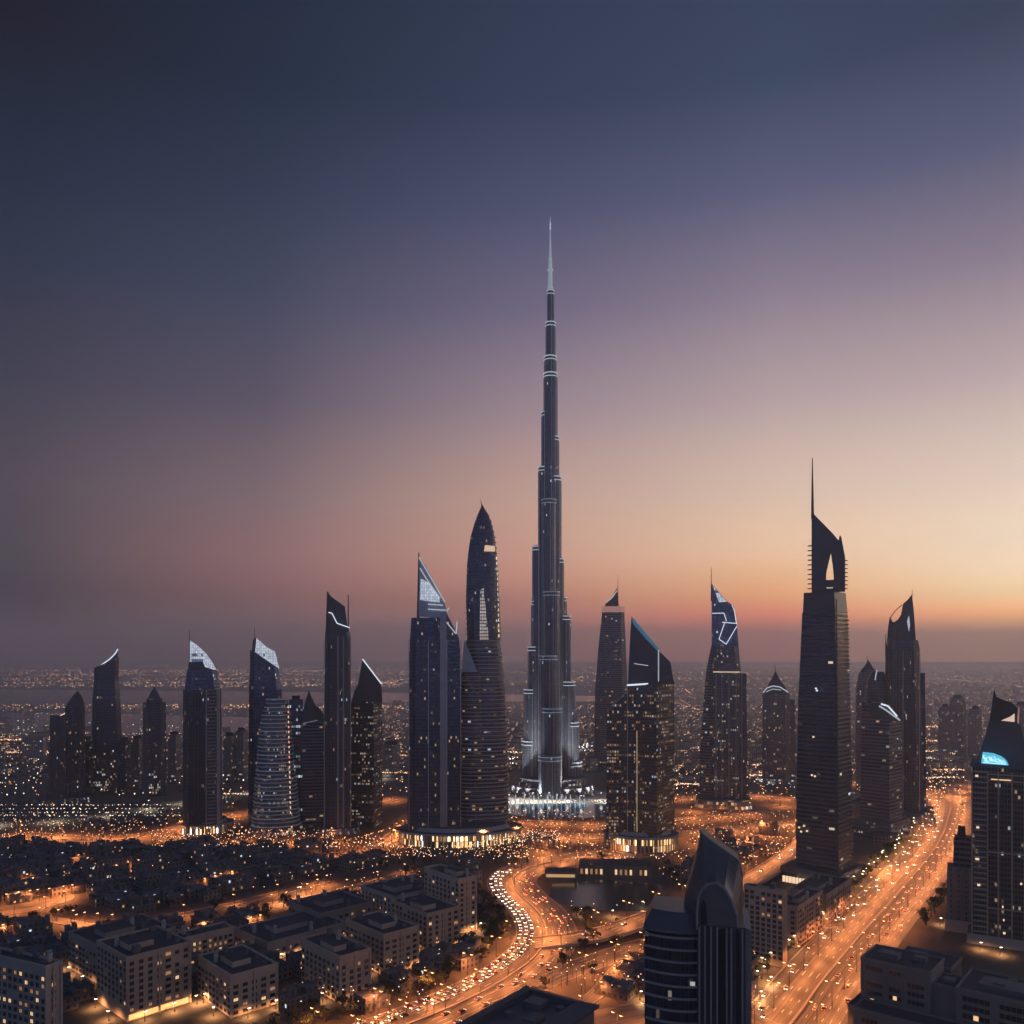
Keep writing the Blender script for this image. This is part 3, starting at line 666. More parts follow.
T.beam('lit_seam', [(637, 730), (637, 845)], 1.0, glow('amber seam', (1, .66, .36), .28, False), -20)
T.slab('lit_seam', [(650, 849), (650, 690), (653, 690), (653, 849)], -21.6, -20.8, dark_glass)
T = Tower('skyscraper', 'tower with white zigzag light lines on its sloping crown', 'skyscraper', 723, 808, fd=19)
T.body('left_shaft', [(808, 698.5, 722), (760, 699, 722), (700, 703, 722), (670, 706, 720), (645, 711, 720)], [F_band, roof_dark], 'ell', .9, n=20, cy=4)
SS = [(808, 713, 743), (672, 713, 741), (645, 711.5, 738.5)]
T.body('shaft', SS, [F_cool, roof_dark], 'cham', .9)
T.body('right_step', [(808, 736, 747), (674, 737, 746.5)], [F_rib, roof_dark], 'rect', 2.0)
T.slab('crown', [(711.5, 646), (711.5, 583), (727, 601), (734, 606), (737, 625), (738.5, 646)], -14, 12, facade('crown glass', (.05, .06, .09), (.03, .04, .075), 3, 4, .02, 1, COOL, seed=33))
T.slab('crown_panel', [(712.5, 585), (727, 601.5), (719, 602)], -15, -13.8, crown_lit)
for pts in ([(712, 613), (724, 613), (726.5, 621)], [(722, 622), (737, 623.5)], [(736.5, 624), (734.5, 611), (732, 605)], [(724.5, 623), (719, 639), (726, 644)], [(737, 626), (726, 644.5)]):
    T.beam('light_line', pts, .85, led_white, -15.2)
T.beam('crown_light', [(713, 672), (740, 672)], .9, led_warm, -19)
T.fins('highlight_fin', [716, 722, 729, 736, 741.8], 806, 674, -19.2, .5, .9, SATIN)
T.beam('mast', [(711, 600), (711, 566)], 1.5, steel, 0, .6)
T.body('podium', [(808, 694, 752), (799, 696, 750)], [facade('lit podium', (.2, .16, .12), (.05, .04, .03), 4, 5, .95, 1.3, WARM, seed=34), roof_dark], 'cham', .9)
T = Tower('tower', 'hazy tower with small pyramid roof and white arch of light', 'tower', 776, 784, fd=18)
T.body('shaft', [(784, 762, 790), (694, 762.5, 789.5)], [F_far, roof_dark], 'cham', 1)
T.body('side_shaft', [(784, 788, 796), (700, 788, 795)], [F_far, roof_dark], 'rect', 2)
T.body('crown', [(694, 764, 787), (688, 766, 786), (680, 771, 780), (672, 775, 776)], [bluesteel, bluesteel], 'rect', 1)
T.beam('light_arch', [(763, 693), (767, 688), (773, 686), (780, 687), (788, 692)], 1.7, led_soft, -17)
T.beam('light_arch', [(766, 692), (773, 689), (781, 690)], 1.0, led_soft, -17)
T.beam('mast', [(775.5, 674), (775, 664)], 1.2, steel, 0, .5)
T.body('podium', [(784, 752, 802), (779, 753, 800)], [facade('white lit podium', (.2, .18, .16), (.05, .05, .05), 4, 5, 1.2, 1.5, WHITE, seed=35), roof_dark], 'rect', .7)

# -- 5 the big dark tower on the right
T = Tower('skyscraper', 'large dark tower with needle and pierced triangular crown', 'skyscraper', 824, 882, fd=12)
SQ = [(882, 795.5, 854), (800, 796, 853), (700, 798, 850.5), (612, 802, 848)]
T.body('shaft', SQ, [facade('dark floor banded wall', (.055, .06, .075), (.009, .012, .020), 5, 3.9, .035, 1.5, (1, .8, .55), mu=.03, mv=.34, seed=41), roof_dark], 'corner', .72, .72)
T.bands('floor_edge', SQ, plain('dark floor edge', (.12, .13, .15), .4), 'corner', .72, .72, step=3.9, out=.45, th=.7)
T.body('upper_block', [(612, 802.5, 848), (592, 803.5, 846)], [bluesteel, roof_dark], 'corner', .7, .72)
T.slab('crown', [(811.5, 592), (811.5, 511), (832, 533), (831, 553), (826.5, 572), (825, 592)], -12, -8, bluesteel)
T.slab('crown', [(832, 533), (838.5, 541), (839.5, 536), (841, 537), (845, 558), (845, 592), (834, 592), (833.6, 574), (831, 553)], -11.9, -8.1, bluesteel)
T.slab('crown_sill', [(824.5, 592), (825.5, 580), (834, 580), (834, 592)], -11.5, -9, bluesteel)
T.beam('roof_lamp', [(826.5, 588), (833, 588)], .9, glow('pale roof lamp', (1, .8, .6), .5, False), -12.5)
T.beam('mast', [(812.5, 518), (812.3, 457)], 2.6, steel, -11, .7)
for i in range(10): T.beam('louvre', [(807.5, 545+i*4.8), (812, 545+i*4.8)], 1.0, steel, -10)
for i in range(8): T.beam('louvre', [(844.5, 561+i*4), (847.5, 561+i*4)], .9, steel, -9)
m_ = MB()
for i in range(66):
    y = 620+i*4.0; m_.box(T.x(846+.06*i), 4, T.z(y), T.x(849.5+.07*i), 14, T.z(y)+.7)
part('balcony_comb', m_, bluesteel, T.o)
T.slab('corner_rib', [(837, 882), (835.5, 600), (836.8, 600), (838.6, 882)], -24.4, -20, bluesteel)
for (x_, y_) in ((815, 688), (816, 690), (812.5, 736), (811, 774), (814, 775), (798, 828), (800, 832), (803, 826), (806, 831)):
    T.beam('lit_window', [(x_, y_), (x_+2, y_+.3)], 1.3, led_warm if y_ > 700 else led_white, -21.8 if x_ > 806 else -16.5)
pb = T.body('podium', [(882, 778, 866), (868, 780, 864)], [F_dark, roof_dark], 'corner', .7, .72)
for i in range(16):
    t = i/15; m_ = MB(); xx = T.x(783)+t*(T.x(832)-T.x(783)); m_.box(xx, -43+(1-t)*14-6, 3, xx+2.2, -41+(1-t)*14-6, 8); part('lit_bay', m_, led_warm, T.o)

# -- 6 group behind the highway
T = Tower('tower', 'faint domed tower behind the large needle tower', 'tower', 868, 792, fd=14)
T.body('shaft', [(792, 855, 882), (690, 855.5, 881.5), (675, 858, 879), (668, 862, 874)], [F_far, roof_dark], 'ell', .9, n=20)
T.slab('crown', [(861, 672), (866, 664), (868, 660), (871, 664), (875, 672)], -8, 8, bluesteel)
T.beam('mast', [(867.5, 664), (867, 656)], .9, steel, 0, .4)
T = Tower('tower', 'rounded tower with arched top behind the blue lit slanted roof', 'tower', 879, 820, fd=14)
T.body('shaft', [(820, 866, 893), (690, 866.5, 891), (680, 868, 888), (672, 872, 884)], [F_rib, roof_dark], 'ell', .9, n=20)
T.beam('arch_light', [(875, 680), (877, 670)], 1.2, led_soft, -15)
T = Tower('tower', 'dark tower with slanted roof lit by pale blue strips', 'tower', 881, 840, fd=22)
T.body('shaft', [(840, 860, 903), (730, 861, 902.5), (722, 862, 902.5)], [F_band, roof_dark], 'corner', .75, .68, slope=((865, 703), (902, 722)))
T.bands('floor_edge', [(840, 860, 903), (728, 861, 902.5)], plain('dark floor edge', (.12, .13, .15), .4), 'corner', .75, .68, step=4.2, out=.5, th=.6)
T.slab('crown', [(868, 716), (872, 703), (883, 702.5), (893, 710), (900, 722)], -19, -4, bluesteel)
T.beam('roof_strip', [(881, 704), (888, 706), (897, 716)], 1.6, led_white, -20)
T.beam('roof_strip', [(879, 706), (886, 710), (900, 720)], 1.5, led_soft, -21)
T.body('podium', [(840, 850, 912), (822, 852, 910)], [F_cool, roof_dark], 'corner', .7, .66)
T = Tower('skyscraper', 'dark tall tower with horned cut away crown right of the slanted roof', 'skyscraper', 904, 822, fd=20)
T.body('shaft', [(822, 884.5, 924), (650, 885, 920), (640, 887, 918)], [F_rib, roof_dark], 'cham', .9)
T.body('right_step', [(822, 914, 926.5), (673, 914.5, 925)], [F_dark, roof_dark], 'rect', 1.8)
T.slab('crown', [(886.5, 641), (888, 625), (889.5, 616), (893, 622), (898, 619), (901, 614), (903, 603), (908, 599), (912, 594), (914, 612), (916, 641)], -9, 9, bluesteel)
T.beam('horn', [(890, 617), (895, 610), (902, 604)], 1.0, steel, 0)
T.beam('mast', [(912, 600), (912.4, 588)], 1.2, steel, 0, .4)
T.slab('mast', [(884.6, 655), (885, 632), (886.8, 655)], -4, 4, steel)
T.slab('crown_light', [(907, 621), (909, 615), (910, 625), (909, 632)], -9.8, -8.8, led_soft)
T.fins('facade_rib', [888, 893, 898, 908, 913], 822, 645, -21, .8, 1.3, bluesteel)
T.fins('highlight_fin', [903, 919.5], 822, 650, -20, .6, .9, SATIN)
T.body('podium', [(822, 876, 936), (810, 878, 934)], [F_low, roof_dark], 'cham', .9)
for (xl, xr, yt, yb, lab) in [(938, 952, 704, 757, 'hazy flat topped tower, left one of the far trio by the highway bend'),
                              (949, 966, 695, 758, 'hazy round shouldered tower, middle of the far trio'),
                              (968, 982, 706, 762, 'hazy arched tower, right one of the far trio'),
                              (1013, 1030, 702, 775, 'grey flat block partly behind the sail roofed tower')]:
    T = Tower('tower', lab, 'tower', (xl+xr)/2, yb, 'hazy towers beyond the highway')
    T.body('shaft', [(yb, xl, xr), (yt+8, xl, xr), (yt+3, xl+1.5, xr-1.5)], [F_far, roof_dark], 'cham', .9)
    T.body('crown', [(yt+3, xl+3, xr-3), (yt, xl+5, xr-5)], steel, 'cham', .9)

# -- 7 the tower with the blue sign
T = Tower('skyscraper', 'near right tower with blue lit sign and black sail roof', 'skyscraper', 1004, 946, fd=14)
T.body('shaft', [(946, 971, 1040), (768, 971.5, 1039)], [facade('hotel wall', (.09, .085, .085), (.01, .012, .018), 2.0, 3.6, .12, .55, (1, .68, .4), mu=.14, mv=.25, seed=51), roof_dark], 'rect', .7)
FY = -69*T.s*.7/2
for x_ in (971.6, 987.5, 998.5, 1012, 1024): T.slab('pier', [(x_-.7, 946), (x_-.7, 772), (x_+.7, 772), (x_+.7, 946)], FY-1.2, FY+.5, sandw[0])
T.bands('balcony', [(946, 973, 986.5), (772, 973, 986.5)], sandw[1], 'rect', .5, step=3.7, out=.05, th=1.0, cy=FY+3.5)
for y_ in (774, 780, 852, 908): T.slab('string_course', [(988.2, y_+1.2), (988.2, y_), (1036, y_), (1036, y_+1.2)], FY-.6, FY+.4, sandw[0])
for (x_, y_, w_) in ((991, 779, 20), (975, 776, 3), (1003, 931, 2.5), (1002, 905, 1.5), (1003, 918, 1.5), (975, 860, 4), (977, 886, 3), (976, 828, 3), (1020, 880, 2)):
    T.slab('lit_window', [(x_, y_+2), (x_, y_), (x_+w_, y_), (x_+w_, y_+2)], FY-.45, FY-.05, led_warm if w_ < 10 else lit_room)
T.body('cornice', [(768, 969.5, 1041), (764, 970, 1040)], [bluesteel, roof_dark], 'rect', .74)
T.body('roof', [(764, 974, 1032), (757, 978, 1028), (740, 984, 1024), (722, 989, 1020), (712, 991, 1018)], [bluesteel, roof_dark], 'rect', .6)
T.slab('sail', [(990.5, 714), (992.5, 700), (994, 689), (996.5, 697), (1004, 700), (1012, 702), (1018, 708), (1016, 714), (1008, 719), (1000, 721), (990, 722)], -15, -9, steel)
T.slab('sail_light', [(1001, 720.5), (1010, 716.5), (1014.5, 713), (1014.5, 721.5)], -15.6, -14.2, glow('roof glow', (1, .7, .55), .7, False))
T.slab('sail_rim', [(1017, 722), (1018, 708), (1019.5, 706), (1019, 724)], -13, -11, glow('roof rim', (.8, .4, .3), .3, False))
sg = T.slab('sign_panel', [(981, 764), (982.5, 753.3), (993, 754), (1001, 756.5), (1006, 760), (1008.5, 764.5)], FY-1.3, FY+5, glow('sign blue', (.12, .62, .85), .8, False))
m_ = MB(); rs = random.Random(5)       # the pale strokes of the sign's lettering
def stroke(pts, w=.55):
    for (a, b), (c_, d) in zip(pts[:-1], pts[1:]): m_.beam((T.x(a), FY-1.6, T.z(b)), (T.x(c_), FY-1.6, T.z(d)), w)
stroke([(983.8, 755.6), (983.2, 758.4), (985.2, 758.6), (984.8, 761.6)]); stroke([(986.6, 757.2), (986.2, 761.4), (988.4, 761.6)], .45); stroke([(988.2, 757.4), (989.6, 757.2), (990.2, 761.2)], .5); stroke([(991.4, 757), (991.6, 761.4), (993.2, 759.2), (994.4, 761.6)], .45)
stroke([(993.6, 756.8), (995.2, 757.4)], .5); stroke([(995.8, 758.2), (996, 761.6), (998.2, 761.8)], .45); stroke([(997.6, 758.4), (999.2, 759.6), (999.4, 762)], .5); stroke([(1000.8, 759.2), (1001.2, 762.2), (1003.4, 762.4)], .45); stroke([(1002.6, 760), (1004.6, 761.2), (1005.4, 762.8)], .4); stroke([(983, 762.9), (1006.4, 763.6)], .3)
part('sign_lettering', m_, glow('sign letters', (.75, .95, 1.0), 1.2, False), sg)
T.body('podium', [(946, 966, 1048), (936, 967, 1046)], [sandw[1], roof_dark], 'rect', .8)
T = Tower('annex_building', 'pale stepped annex standing left of the blue sign tower', 'building', 960, 932, fd=8)
T.body('wall', [(932, 947, 974), (868, 947, 974)], [facade('annex wall', (.24, .2, .18), (.03, .03, .035), 5, 3.8, .02, .8, mu=.4, mv=.3, seed=52), roof_dark], 'rect', .8)
T.body('upper_block', [(868, 953, 974), (838, 954, 974), ], [F_band, roof_dark], 'rect', .9)
T.body('roof_plant', [(838, 957, 966), (828, 958, 965)], steel, 'rect', .8)
T.body('podium', [(932, 944, 978), (920, 945, 977)], [sandw[2], roof_dark], 'rect', .9)

# -- 8 foreground tower with the shell roof
T = Tower('skyscraper', 'near dark tower with a curved pointed shell roof at the bottom centre', 'skyscraper', 700, 1180, fd=12)
wing = [(1180, 643, 699), (940, 643, 699)]
def arcring(xl, xr, z, d0, d1, zf=None, n=10):
    p = []
    for i in range(n+1):
        t = i/n; X = T.x(xl)+(T.x(xr)-T.x(xl))*t; p.append((X, d0-5.5*math.sin(math.pi*(.12+.62*t)), (z if zf is None else zf(t))))
    p += [(T.x(xr), d1, z if zf is None else zf(1)), (T.x(xl), d1, z if zf is None else zf(0))]
    return p
FG = facade('near glass', (.03, .035, .045), (.010, .013, .02), 1.6, 3.9, .02, .6, (1, .8, .6), mu=.05, mv=.03, seed=61, rough=.1)
m_ = MB(); m_.loft([arcring(643, 698, 0, -4, 16), arcring(643, 698, T.z(940), -4, 16)], 0, 1); wg = part('wing', m_, [FG, roof_dark], T.o)
m_ = MB(); z = T.z(940)-1
while z > 40:
    m_.loft([arcring(642.4, 698.2, z, -4.6, 16.3), arcring(642.4, 698.2, z+.75, -4.6, 16.3)], 0, 0, True, True); z -= 4.7
part('floor_edge', m_, plain('grey floor edge', (.30, .295, .30), .6), wg)
m_ = MB(); m_.loft([arcring(641.5, 698.4, T.z(937), -5, 16.6), arcring(641.8, 698.4, T.z(934), -4.8, 16.5), arcring(650, 698.2, T.z(918), -1, 15)], 0, 0, True, True)
part('wing_roof', m_, bluesteel, T.o)
T.slab('shaft', [(697, 1180), (697, 925), (745, 925), (745, 1180)], -12, 22, bluesteel)
for (a_, b_) in ((718.5, 725), (736, 738.5)): T.slab('glass_strip', [(a_, 1180), (a_, 928), (b_, 926), (b_, 1180)], -12.5, -11.8, dark_glass)
for x_ in (699.5, 705, 711, 717, 726.5, 731, 742): T.slab('pilaster', [(x_-.8, 1180), (x_-.8, 926), (x_+.8, 926), (x_+.8, 1180)], -13.4, -11.9, plain('pilaster stone', (.27, .265, .27), .6))
T.slab('side_shaft', [(744.5, 1180), (744.5, 928), (751.5, 930), (751.5, 1180)], -8, 20, plain('pilaster stone', (.27, .265, .27), .6))
OUT = [(682, 930), (684, 908), (691, 886), (697, 864), (701.5, 841), (713, 850), (730, 861), (740, 868), (744.5, 885), (745, 930)]
INN = [(697, 930), (697, 912), (698.5, 898), (702, 890), (707, 884.5), (716, 882), (725, 888), (732, 900), (737, 914), (738, 930)]
T.slab('shell_roof', OUT, 4, 16, bluesteel)
m_ = MB(); nk = 7
for i in range(len(OUT)-1):
    for k in range(nk):
        def pt(j, t):
            q = math.sin(t*math.pi/2)**1.4; a_, b_ = OUT[j], INN[j]
            return (T.x(a_[0]*(1-q)+b_[0]*q), 3.9-14.9*t, T.z(a_[1]*(1-q)+b_[1]*q))
        m_.face([pt(i, k/nk), pt(i+1, k/nk), pt(i+1, (k+1)/nk), pt(i, (k+1)/nk)])
part('shell_skin', m_, plain('shell skin', (.085, .095, .115), .35, .3), T.o)
T.slab('inner_shell', INN, -11.2, 3.8, plain('shell grey', (.14, .145, .155), .4, .2))
m_ = MB()
for i in range(len(INN)-1): m_.beam((T.x(INN[i][0]), -11.6, T.z(INN[i][1])), (T.x(INN[i+1][0]), -11.6, T.z(INN[i+1][1])), .8)
part('shell_rib', m_, plain('pilaster stone', (.27, .265, .27), .6), T.o)
T.slab('arch_recess', [(700.5, 926), (700.5, 906), (703, 899), (706, 905), (707, 926)], -11.6, -11.1, dark_glass)
T.beam('shell_edge', OUT[3:9], .5, plain('pilaster stone', (.27, .265, .27), .6), 3.9)
T.slab('lit_window', [(690, 988), (690, 984.5), (695, 984.5), (695, 988)], -10.5, -9.8, glow('pale room', (.8, .85, .8), .45, False))

# ------------------------------------------------------------------ low buildings
LAMPQ = []; LOWR = []
USED = []                                                 # footprints (x, y, radius) already built on
def frame_mesh(w, h):
    k = ('w', w, h)
    if k not in _cm:
        m = MB(); t = .22
        m.box(-w/2-t, -.25, -t, w/2+t, .02, 0); m.box(-w/2-t, -.25, h, w/2+t, .02, h+t); m.box(-w/2-t, -.25, 0, -w/2, .02, h); m.box(w/2, -.25, 0, w/2+t, .02, h)
        m.box(-.08, -.12, 0, .08, .02, h)
        p = MB(); p.box(-w/2, -.06, 0, w/2, .01, h)
        _cm[k] = (m.data('window', [plain('window frame', (.2, .17, .15), .7)]), p.data('pane', [dark_glass]), p.data('pane', [lit_room]), p.data('pane', [lit_dim]))
    return _cm[k]
def lowrise(label, xc, yb, yt, xl, xr, azd=43, wall=None, win=True, litp=.08, fl=3.6, bay=4.6, name='low_building', group=None, parapet=True, arcade=False, maxw=96, bmax=44):
    az_ = R(azd); r = (math.sin(az_), math.cos(az_)); l = (-math.cos(az_), math.sin(az_))
    X, D = G(xc, yb); s = D/FPX; H_ = CAMH-(yt-HY)*s
    def solve(xe, d): q = (xe-512)/FPX; return abs((q*D-X)/(d[0]-q*d[1]))
    a, b = min(solve(xr, r), 74), min(solve(xl, l), bmax)
    o = thing(name, label, 'building', (X, D, 0), 0, group)
    w = wall or rnd.choice(sandw)
    P = lambda u, v: (u*r[0]+v*l[0], u*r[1]+v*l[1])
    def blk(m, u0, v0, u1, v1, z0, z1, mi=0, cm=1):
        p = [P(u0, v0), P(u1, v0), P(u1, v1), P(u0, v1)]; m.loft([[(x, y, z0) for x, y in p], [(x, y, z1) for x, y in p]], mi, cm, True, False)
    m = MB(); blk(m, 0, 0, a, b, 0, H_); part('wall', m, [w, roof_dark], o)
    m = MB()
    for q in ((-.3, -.3, a+.3, .5), (-.3, b-.5, a+.3, b+.3), (-.3, .5, .5, b-.5), (a-.5, .5, a+.3, b-.5)): blk(m, *q, H_-.6, H_+1.1, 0, 0)
    rf = part('parapet', m, w, o)
    rr = random.Random(int(xc*7+yb))
    rug = plain('roof plant grey', (.13, .13, .14), .6)
    if a*b > 500:
        m = MB(); u, v = rr.uniform(.1, .3)*a, rr.uniform(.2, .4)*b; blk(m, u, v, u+a*.4, v+b*.35, H_+.01, H_+3.3, 0, 1); part('penthouse', m, [w, roof_dark], o)
    gu, gv = max(2, int(a/9)), max(2, int(b/9)); spots = [(i, j) for i in range(gu) for j in range(gv)]; rr.shuffle(spots)
    for q, (i, j) in enumerate(spots[:min(14, int(gu*gv*.5)+1)]):
        u, v = (i+.5)*a/gu+rr.uniform(-1, 1), (j+.5)*b/gv+rr.uniform(-1, 1); z0 = H_+(3.31 if a*b > 500 and False else .01); m = MB()
        if q % 4 == 3:
            p_ = P(u, v); m.cyl(p_[0], p_[1], 1.3, 1.3, z0, H_+rr.uniform(4.2, 5.2), 12); m.cyl(p_[0], p_[1], 1.34, .2, H_+5.2, H_+5.7, 12); part('water_tank', m, plain('tank white', (.4, .4, .38), .5), o)
        else: blk(m, u, v, u+rr.uniform(1.2, 4.5), v+rr.uniform(1.2, 4), z0, H_+rr.uniform(.9, 2.6)+(2 if q % 5 == 0 else 0), 0, 0); part('roof_unit', m, rug, o)
    if win:
        ws, hs = rr.choice(((2.0, 1.9), (1.5, 2.1), (2.6, 1.7))); fm = frame_mesh(ws, hs); cnt = 0
        nf = max(1, int((H_-1.2)/fl)); na, nb = max(1, int(a/bay)), max(1, int(b/bay))
        cells = [(0, i, f) for f in range(nf) for i in range(na)]+[(1, i, f) for f in range(nf) for i in range(nb)]
        cells.sort(key=lambda c: -c[2]); 
        for side, i, f in cells:
            if cnt >= maxw: break
            if rr.random() < .05 or (side == 0 and i % 5 == 4): continue
            cnt += 1
            z = 1.3+f*fl
            if side == 0: u = (i+.5)*a/na; pt = P(u, 0); rot = az_ ; ang = math.atan2(r[1], r[0])
            else: v = (i+.5)*b/nb; pt = P(0, v); ang = math.atan2(-l[1], -l[0])
            wo_ = link('window', fm[0], o, (pt[0], pt[1], z), ang)
            link('pane', (fm[2] if rr.random() < .4 else fm[3]) if rr.random() < litp else fm[1], wo_)
        m = MB()
        for f in range(1, nf):                     # string courses between the storeys
            if f % 2: continue
            z = f*fl+.35; blk(m, -.18, -.18, a+.1, .0, z, z+.35, 0, 0); blk(m, -.18, -.02, .0, b+.1, z, z+.35, 0, 0)
        if m.v: part('string_course', m, w, o)
        for i in range(na):                         # balconies in every fifth bay
            if i % 5 != 4: continue
            for f in range(nf):
                m = MB(); u = (i+.5)*a/na; z = f*fl+.9; blk(m, u-1.9, -1.5, u+1.9, -.01, z, z+.2, 0, 0); blk(m, u-1.9, -1.5, u+1.9, -1.38, z+.2, z+1.2, 0, 0); bo_ = part('balcony', m, w, o)
                m = MB(); blk(m, u-1.5, -.06, u+1.5, -.01, z+.25, z+2.5, 0, 0); part('balcony_door', m, lit_dim if rr.random() < .18 else dark_glass, bo_)
        nb_ = max(2, int(a/14)); m = MB()
        for i in range(nb_+1):
            u = a*i/nb_; blk(m, u-.6, -.55, u+.6, .02, 0, H_+1.4, 0, 0)
        part('pilaster', m, w, o)
    if arcade:
        m = MB(); blk(m, 1, -.12, a-1, -.04, .5, 3.4, 0, 0); part('lit_shopfront', m, glow('shopfront', (1, .5, .18), 1.3), o)
    LAMPQ.extend([(X+P(u, -6)[0], D+P(u, -6)[1]) for u in [7+17*i for i in range(int(a/17)+1)]]+[(X+P(-6, v)[0], D+P(-6, v)[1]) for v in [9+22*i for i in range(int(b/22))]])
    c = P(a/2, b/2); USED.append((X+c[0], D+c[1], (a+b)*.32+3)); LOWR.append((X, D, r, l, a, b))
    return o
lowrise('sand block with lit arcade at its foot, wide wall facing the road, lower left', 127, 1022, 959, 97, 190, 43, sandw[0], litp=.1, arcade=True)
lowrise('long office wing with glowing upper galleries behind the sand arcade block', 181, 968, 940, 172, 233, 46, sandw[2], litp=.75, bay=3.4, arcade=True)
lowrise('pale block with deep dark left bands and a small lit window, bottom left', 231, 1018, 977, 166, 277, 47, sandw[2], litp=.06)
lowrise('large sand block with pilasters and a broad dark roof, left of the curved road', 340, 1004, 958, 278, 370, 47, sandw[0], litp=.12)
lowrise('tall windowed block with a flat roof beside the roadside trees', 384, 976, 936, 340, 418, 47, sandw[0], litp=.05)
lowrise('sand block nearest the white traffic curve', 427, 955, 915, 385, 459, 50, sandw[0], litp=.05)
lowrise('narrow tall end block at the curve of the road', 459, 934, 880, 420, 476, 50, sandw[2], litp=.04)
lowrise('grey office with teal lit glass bays in the bottom left corner', 46, 1075, 968, -60, 61, 25, sandw[1], litp=.22, bay=4.0)
lowrise('low wide roof with lit gallery between the sand blocks', 268, 962, 944, 205, 346, 44, sandw[1], litp=.35)
lowrise('dark shed roof above the glowing gallery wing', 100, 985, 948, 30, 175, 40, sandw[3], litp=.02)
lowrise('flat block with warm street front near the curve', 395, 925, 898, 350, 440, 46, sandw[1], litp=.1)
lowrise('long low block behind the pilastered sand block', 320, 935, 915, 250, 372, 46, sandw[3], litp=.12)
lowrise('beige apartment block with many small windows right of the shell roofed tower', 783, 968, 893, 744, 786, 38, sandw[2], litp=.05, bay=3.6, fl=3.3, maxw=99)
lowrise('plain beige block beside the roadside lamps and trees', 797, 948, 908, 780, 822, 38, sandw[0], litp=.05)
lowrise('dark roofed hall between beige blocks and the large needle tower', 826, 925, 896, 790, 850, 38, sandw[3], litp=.02)
# front-facing window wall of the first beige block
# bottom right complex
def complex_block(label, pts, h, wall, feats=None):
    pass
oc = thing('office_complex', 'dark flat roofed complex filling the bottom right corner', 'building', (184, 450, 0), R(-40))
pg_ = plain('parapet grey', (.22, .205, .20), .8)
def cb(name, x0, x1, y0, y1, h, wall, par=True):
    m = MB(); m.box(x0, y0, 0, x1, y1, h, 0, 1); o = part(name, m, [wall, roof_dark], oc)
    if par:
        k = MB()
        for q in ((x0-.3, y0-.3, x1+.3, y0+.4), (x0-.3, y1-.4, x1+.3, y1+.3), (x0-.3, y0+.4, x0+.4, y1-.4), (x1-.4, y0+.4, x1+.3, y1-.4)): k.box(q[0], q[1], h-.5, q[2], q[3], h+1.0)
        part('parapet', k, pg_, o)
    return o
gw = plain('complex wall', (.20, .185, .18), .8, scale=.07); ru = plain('roof plant grey', (.13, .13, .14), .6)
cb('west_block', 0, 34, 0, 26, 40, gw); cb('link_block', 34.2, 46, 3, 22, 34, gw); cb('east_block', 46.3, 112, -3, 30, 36.5, gw)
cb('front_terrace', 2, 60, -18, -3.2, 20, gw); cb('rear_block', 8, 36, 32, 56, 33, plain('dark wall', (.10, .095, .095), .8)); cb('side_terrace', -6, -.3, -2, 20, 14, gw)
for (x0, y0, w_, d_, z_, h_) in ((6, 8, 10, 7, 40, 3), (22, 14, 6, 5, 40, 2.2), (54, 6, 26, 14, 36.5, 2.0), (86, 8, 12, 9, 36.5, 3.4), (37, 8, 6, 6, 34, 2), (12, 38, 9, 8, 33, 2.5), (64, 22, 4, 4, 36.5, 1.6), (60, 9, 5, 4, 38.51, 1.0)):
    m = MB(); m.box(x0, y0, z_, x0+w_, y0+d_, z_+h_); part('roof_unit', m, [ru], oc)
def ocwin(x0, x1, y, z0, z1, n, litk=()):
    m = MB(); m.box(x0-.25, y-.3, z0-.25, x1+.25, y-.02, z0); m.box(x0-.25, y-.3, z1, x1+.25, y-.02, z1+.25); w_ = part('window', m, plain('window frame', (.2, .17, .15), .7), oc)
    for i in range(n):
        a = x0+(x1-x0)*i/n+.12; m = MB(); m.box(a, y-.2, z0+.01, a+(x1-x0)/n-.24, y-.03, z1-.01); part('pane', m, lit_room if i in litk else dark_glass, w_)
for f in range(5):
    z0 = 35-f*4.2
    for (x0, x1) in ((2.5, 11), (14, 20), (23, 31)):
        if (f+int(x0)) % 4 != 3: ocwin(x0, x1, 0, z0, z0+2.1, 4 if x1-x0 > 7 else 3, (1,) if (f, int(x0)) in ((3, 14), (4, 2)) else ())
    for (x0, x1) in ((49, 61), (65, 77), (81, 92), (96, 108)): ocwin(x0, x1, -3, z0-3.4, z0-1.0, 5, (2,) if (f, int(x0)) in ((2, 49), (1, 81)) else ())
for x0 in (6, 18, 30, 42): ocwin(x0, x0+8, -18, 14, 16.5, 4, (1, 2) if x0 == 30 else ())
for x in (0, 12.4, 21.6, 33): m = MB(); m.box(x, -.6, 0, x+1, -.02, 40.9); part('pilaster', m, pg_, oc)
USED.append((215, 455, 40)); USED.append((255, 425, 45))
